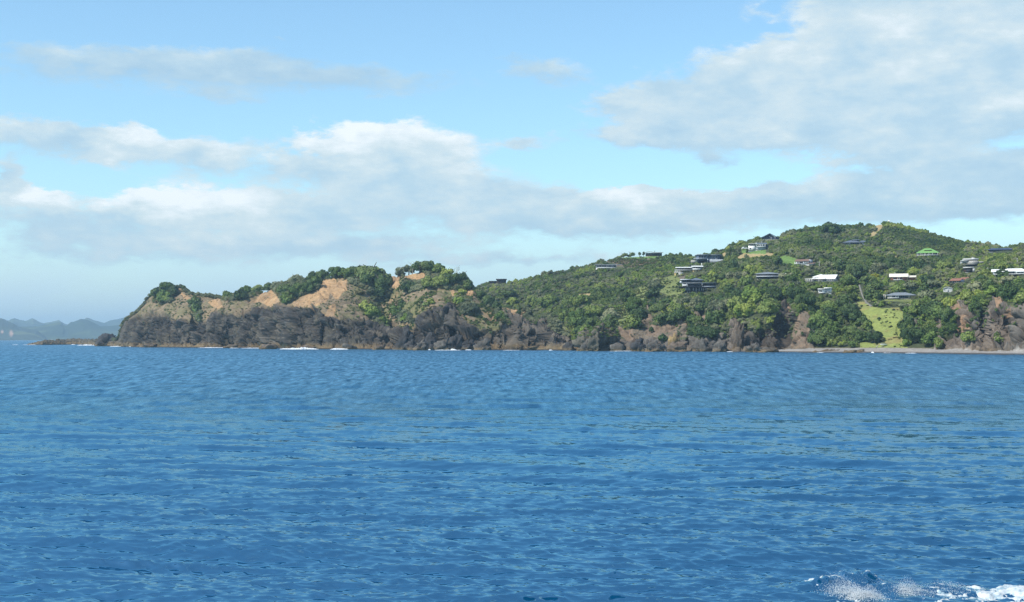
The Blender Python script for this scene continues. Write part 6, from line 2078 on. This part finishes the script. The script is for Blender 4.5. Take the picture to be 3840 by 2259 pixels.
# ------------------------------------------------------------------ foam
def foam_mat():
    m, g, b = new_mat('sea_foam')
    geo = g.n('ShaderNodeNewGeometry')
    p = geo.outputs['Position']
    n = g.noise(p, 7.0, 6.0, .65, dist=.6)
    n2 = g.noise(g.vmul(p, (1.0, 2.2, 1.0)), 2.2, 4.0, .6, dist=1.2)
    t = g.add(g.mul(n, .6), g.mul(n2, .4))
    ramp = g.n('ShaderNodeValToRGB')
    cr = ramp.color_ramp
    cr.elements[0].position = .30
    cr.elements[0].color = (.05, .17, .25, 1)
    cr.elements[1].position = .52
    cr.elements[1].color = (.54, .57, .58, 1)
    cr.elements.new(.40).color = (.25, .36, .42, 1)
    g.put(ramp.inputs[0], t)
    g.put(b.inputs['Base Color'], ramp.outputs[0])
    b.inputs['Roughness'].default_value = .6
    bp = g.n('ShaderNodeBump')
    bp.inputs['Strength'].default_value = .8
    bp.inputs['Distance'].default_value = .10
    g.put(bp.inputs['Height'], t)
    g.put(b.inputs['Normal'], bp.outputs[0])
    return m


M['surf'] = plain('surf_white', (.62, .66, .69), .7, var=.1)
M['foam'] = foam_mat()


def surf(segs):
    """Broken white water along the rocks: lumpy little mounds."""
    V, Fq = [], []
    r = np.random.default_rng(99)
    for (u0, u1, v, hp) in segs:
        Y = water_Y(v)
        k = Y / F
        n = max(6, int((u1 - u0) / 2.0))
        uu = np.linspace(u0, u1, n)
        x = (uu - CX) / F * Y
        env = np.sin(np.linspace(0.03, 3.11, n)) ** .5
        ht = hp * k * env * (.25 + 1.1 * fbm(np.stack([x / 1.8, 0 * x + v, 0 * x], 1), 3, int(u0)))
        wd = (.8 + 1.4 * r.uniform(0, 1, n)) * env + .05
        yo = (fbm(np.stack([x / 3.5, 0 * x + 7, 0 * x], 1), 2, int(u0) + 4) - .5) * 3
        o = len(V)
        for i in range(n):
            for (dy, z) in ((-1.6, -.12), (-.8, .35), (-.1, 1.0), (.5, .7), (1.2, -.12)):
                V.append((x[i] + r.normal() * .08, Y + yo[i] + dy * wd[i], .12 + max(-.2, z * ht[i] * r.uniform(.75, 1.25))))
        for i in range(n - 1):
            for j in range(4):
                a = o + i * 5 + j
                Fq.append((a, a + 5, a + 6, a + 1))
    o = obj('surf_foam', np_mesh('surf_foam', V, Fq, M['surf'], True))
    tag(o, 'white surf breaking along the foot of the rocks', None, None, 'stuff')


surf([(86, 140, 1294.6, 1.2), (44, 70, 1294.4, 1), (268, 284, 1293.5, 2), (290, 394, 1296.2, 3.2), (412, 462, 1301, 2.4), (484, 510, 1302, 2.2), (745, 850, 1305.6, 2.2), (864, 894, 1307, 2.4),
      (905, 1000, 1307.4, 2.0), (985, 1026, 1308, 5), (1050, 1196, 1311.2, 7), (1238, 1306, 1311.8, 5), (1606, 1616, 1314, 4), (1630, 1730, 1315, 2.2), (1690, 1712, 1314.4, 5), (1745, 1768, 1314.6, 4), (1885, 1950, 1315.2, 1.6),
      (2058, 2072, 1315.4, 3.4), (2285, 2370, 1318.4, 1.4), (2468, 2473, 1318.6, 2), (2724, 2746, 1321, 2.6), (2864, 2890, 1322, 1.2), (3062, 3090, 1324.2, 1.4), (3267, 3277, 1325.0, 6), (3312, 3342, 1325.8, 2), (3394, 3434, 1326.6, 2.2)])


# the boat's own bow wave at the corner of the view
def sea_z(x, y):
    X, YY, Z = SEA
    d = (X - x) ** 2 + (YY - y) ** 2
    return float(Z.ravel()[np.argmin(d)])


def wake():
    r = np.random.default_rng(3)
    X, YY, Z = SEA
    # foam sheet: follows the water, thickness from noise, torn edge
    nx, ny = 300, 100
    gx, gy = np.linspace(6.4, 16.0, nx), np.linspace(26.5, 31.6, ny)
    A, B = np.meshgrid(gx, gy)
    near = (YY < 34) & (X > 6) & (X < 18)
    px, py, pz = X[near], YY[near], Z[near]
    # coarse lookup of the water level
    zi = np.zeros(A.size)
    af, bf = A.ravel(), B.ravel()
    for s in range(0, A.size, 400):
        d = (af[s:s + 400, None] - px[None, ::5]) ** 2 + (bf[s:s + 400, None] - py[None, ::5]) ** 2
        zi[s:s + 400] = pz[::5][np.argmin(d, 1)]
    q = np.stack([af * 1.1, bf * 1.1, 0 * af], 1)
    n1 = fbm(q, 5, 61)
    n2 = fbm(q * 3.2, 4, 67)
    edge = smooth01(af + 1.6 * (n2 - .5) + 1.2 * (n1 - .5), 9.5, 11.2) * (1 - smooth01(bf + .8 * (n2 - .5), 30.6, 31.2))
    n3 = 1 - np.abs(2 * fbm(np.stack([af * 2.0 + 3 * n1, bf * 4.5, 0 * af], 1), 4, 73) - 1)
    th = edge * (.035 + .05 * smooth01(n1, .32, .62)) + (n2 - .5) * .07 * edge + (n3 - .6) * .09 * edge - .07 * (1 - edge) + (n1 - .55) * .16 * (1 - smooth01(af, 9.9, 11.0))
    # lacy streaks trailing from the splash to the foam
    lace = 1 - np.abs(2 * fbm(np.stack([af * 1.7 + 2 * n1, bf * 4.2 + n1, 0 * af], 1), 4, 79) - 1)
    st = (lace - .90) * .55 * smooth01(af, 8.0, 9.0) * (1 - smooth01(bf, 30.2, 30.9)) + (n2 - .55) * .05 - .006
    th = np.maximum(th, np.minimum(st, .04))
    V = np.stack([af, bf, zi + th - .012], 1)
    o = obj('wake_foam', np_mesh('wake_foam', V, grid_faces(ny, nx)[:, ::-1], M['foam'], True))
    tag(o, 'thick white foam of the boat wake at the water corner', None, None, 'stuff')
    # spray: drops thrown up beside the breaking crest
    Vs, Fs = [], []
    tet = np.array([[0, 0, 1], [.94, 0, -.33], [-.47, .82, -.33], [-.47, -.82, -.33]])
    tf = np.array([[0, 1, 2], [0, 2, 3], [0, 3, 1], [1, 3, 2]])
    def burst(cx, cy, sx, sy, top, n, size):
        for _ in range(n):
            x = cx + r.normal() * sx
            y = cy + r.normal() * sy
            f = r.uniform(0, 1) ** 1.8
            z = sea_zz(x, y) + .0 + top * f * max(.1, 1 - abs(x - cx) / (2.4 * sx))
            s = size * r.uniform(.35, 1.3) * (1 - .5 * f)
            Fs.append(tf + len(Vs) * 4)
            Vs.append(tet[:, :] * s * np.array([1, 1, r.uniform(.8, 1.6)]) + np.array([x, y, z]))
    def sea_zz(x, y):
        return float(pz[np.argmin((px - x) ** 2 + (py - y) ** 2)])
    burst(6.98, 30.0, .20, .2, .36, 1700, .0075)
    burst(7.15, 29.6, .24, .2, .26, 2200, .0095)
    burst(7.45, 29.45, .16, .15, .26, 1500, .0095)
    burst(7.20, 29.4, .12, .10, .16, 900, .016)
    burst(8.45, 30.0, .15, .16, .27, 1500, .0075)
    burst(8.30, 29.9, .10, .10, .14, 500, .012)
    burst(7.9, 30.2, .5, .3, .26, 700, .005)
    burst(8.9, 29.9, .5, .2, .08, 700, .009)
    burst(7.35, 31.0, .5, .15, .14, 400, .005)
    burst(9.4, 30.3, .35, .25, .12, 700, .008)
    Vs = np.concatenate(Vs)
    Fs = np.concatenate(Fs)
    o = obj('spray', np_mesh('spray', Vs, Fs, M['surf'], True))
    tag(o, 'white spray thrown up by the bow wave beside its dark crest', None, None, 'stuff')


wake()
finish_mainland()


# ------------------------------------------------------------------ sea air
def build_haze():
    x0, x1, y0, y1, z0, z1 = -15500, 15500, -60, 13600, -9, 205
    v = [(x, y, z) for x in (x0, x1) for y in (y0, y1) for z in (z0, z1)]
    f = [(0, 1, 3, 2), (4, 6, 7, 5), (0, 4, 5, 1), (2, 3, 7, 6), (0, 2, 6, 4), (1, 5, 7, 3)]
    m = bpy.data.materials.new('sea_haze')
    m.use_nodes = True
    nt = m.node_tree
    nt.nodes.clear()
    out = nt.nodes.new('ShaderNodeOutputMaterial')
    vol = nt.nodes.new('ShaderNodeVolumePrincipled')
    vol.inputs['Color'].default_value = (.55, .80, 1.0, 1)
    vol.inputs['Density'].default_value = HAZE
    vol.inputs['Anisotropy'].default_value = .2
    nt.links.new(vol.outputs[0], out.inputs['Volume'])
    o = obj('haze', np_mesh('haze', v, f, m))
    tag(o, 'thin blue sea haze over the bay', kind='stuff')


HAZE = 1.2e-4
build_haze()
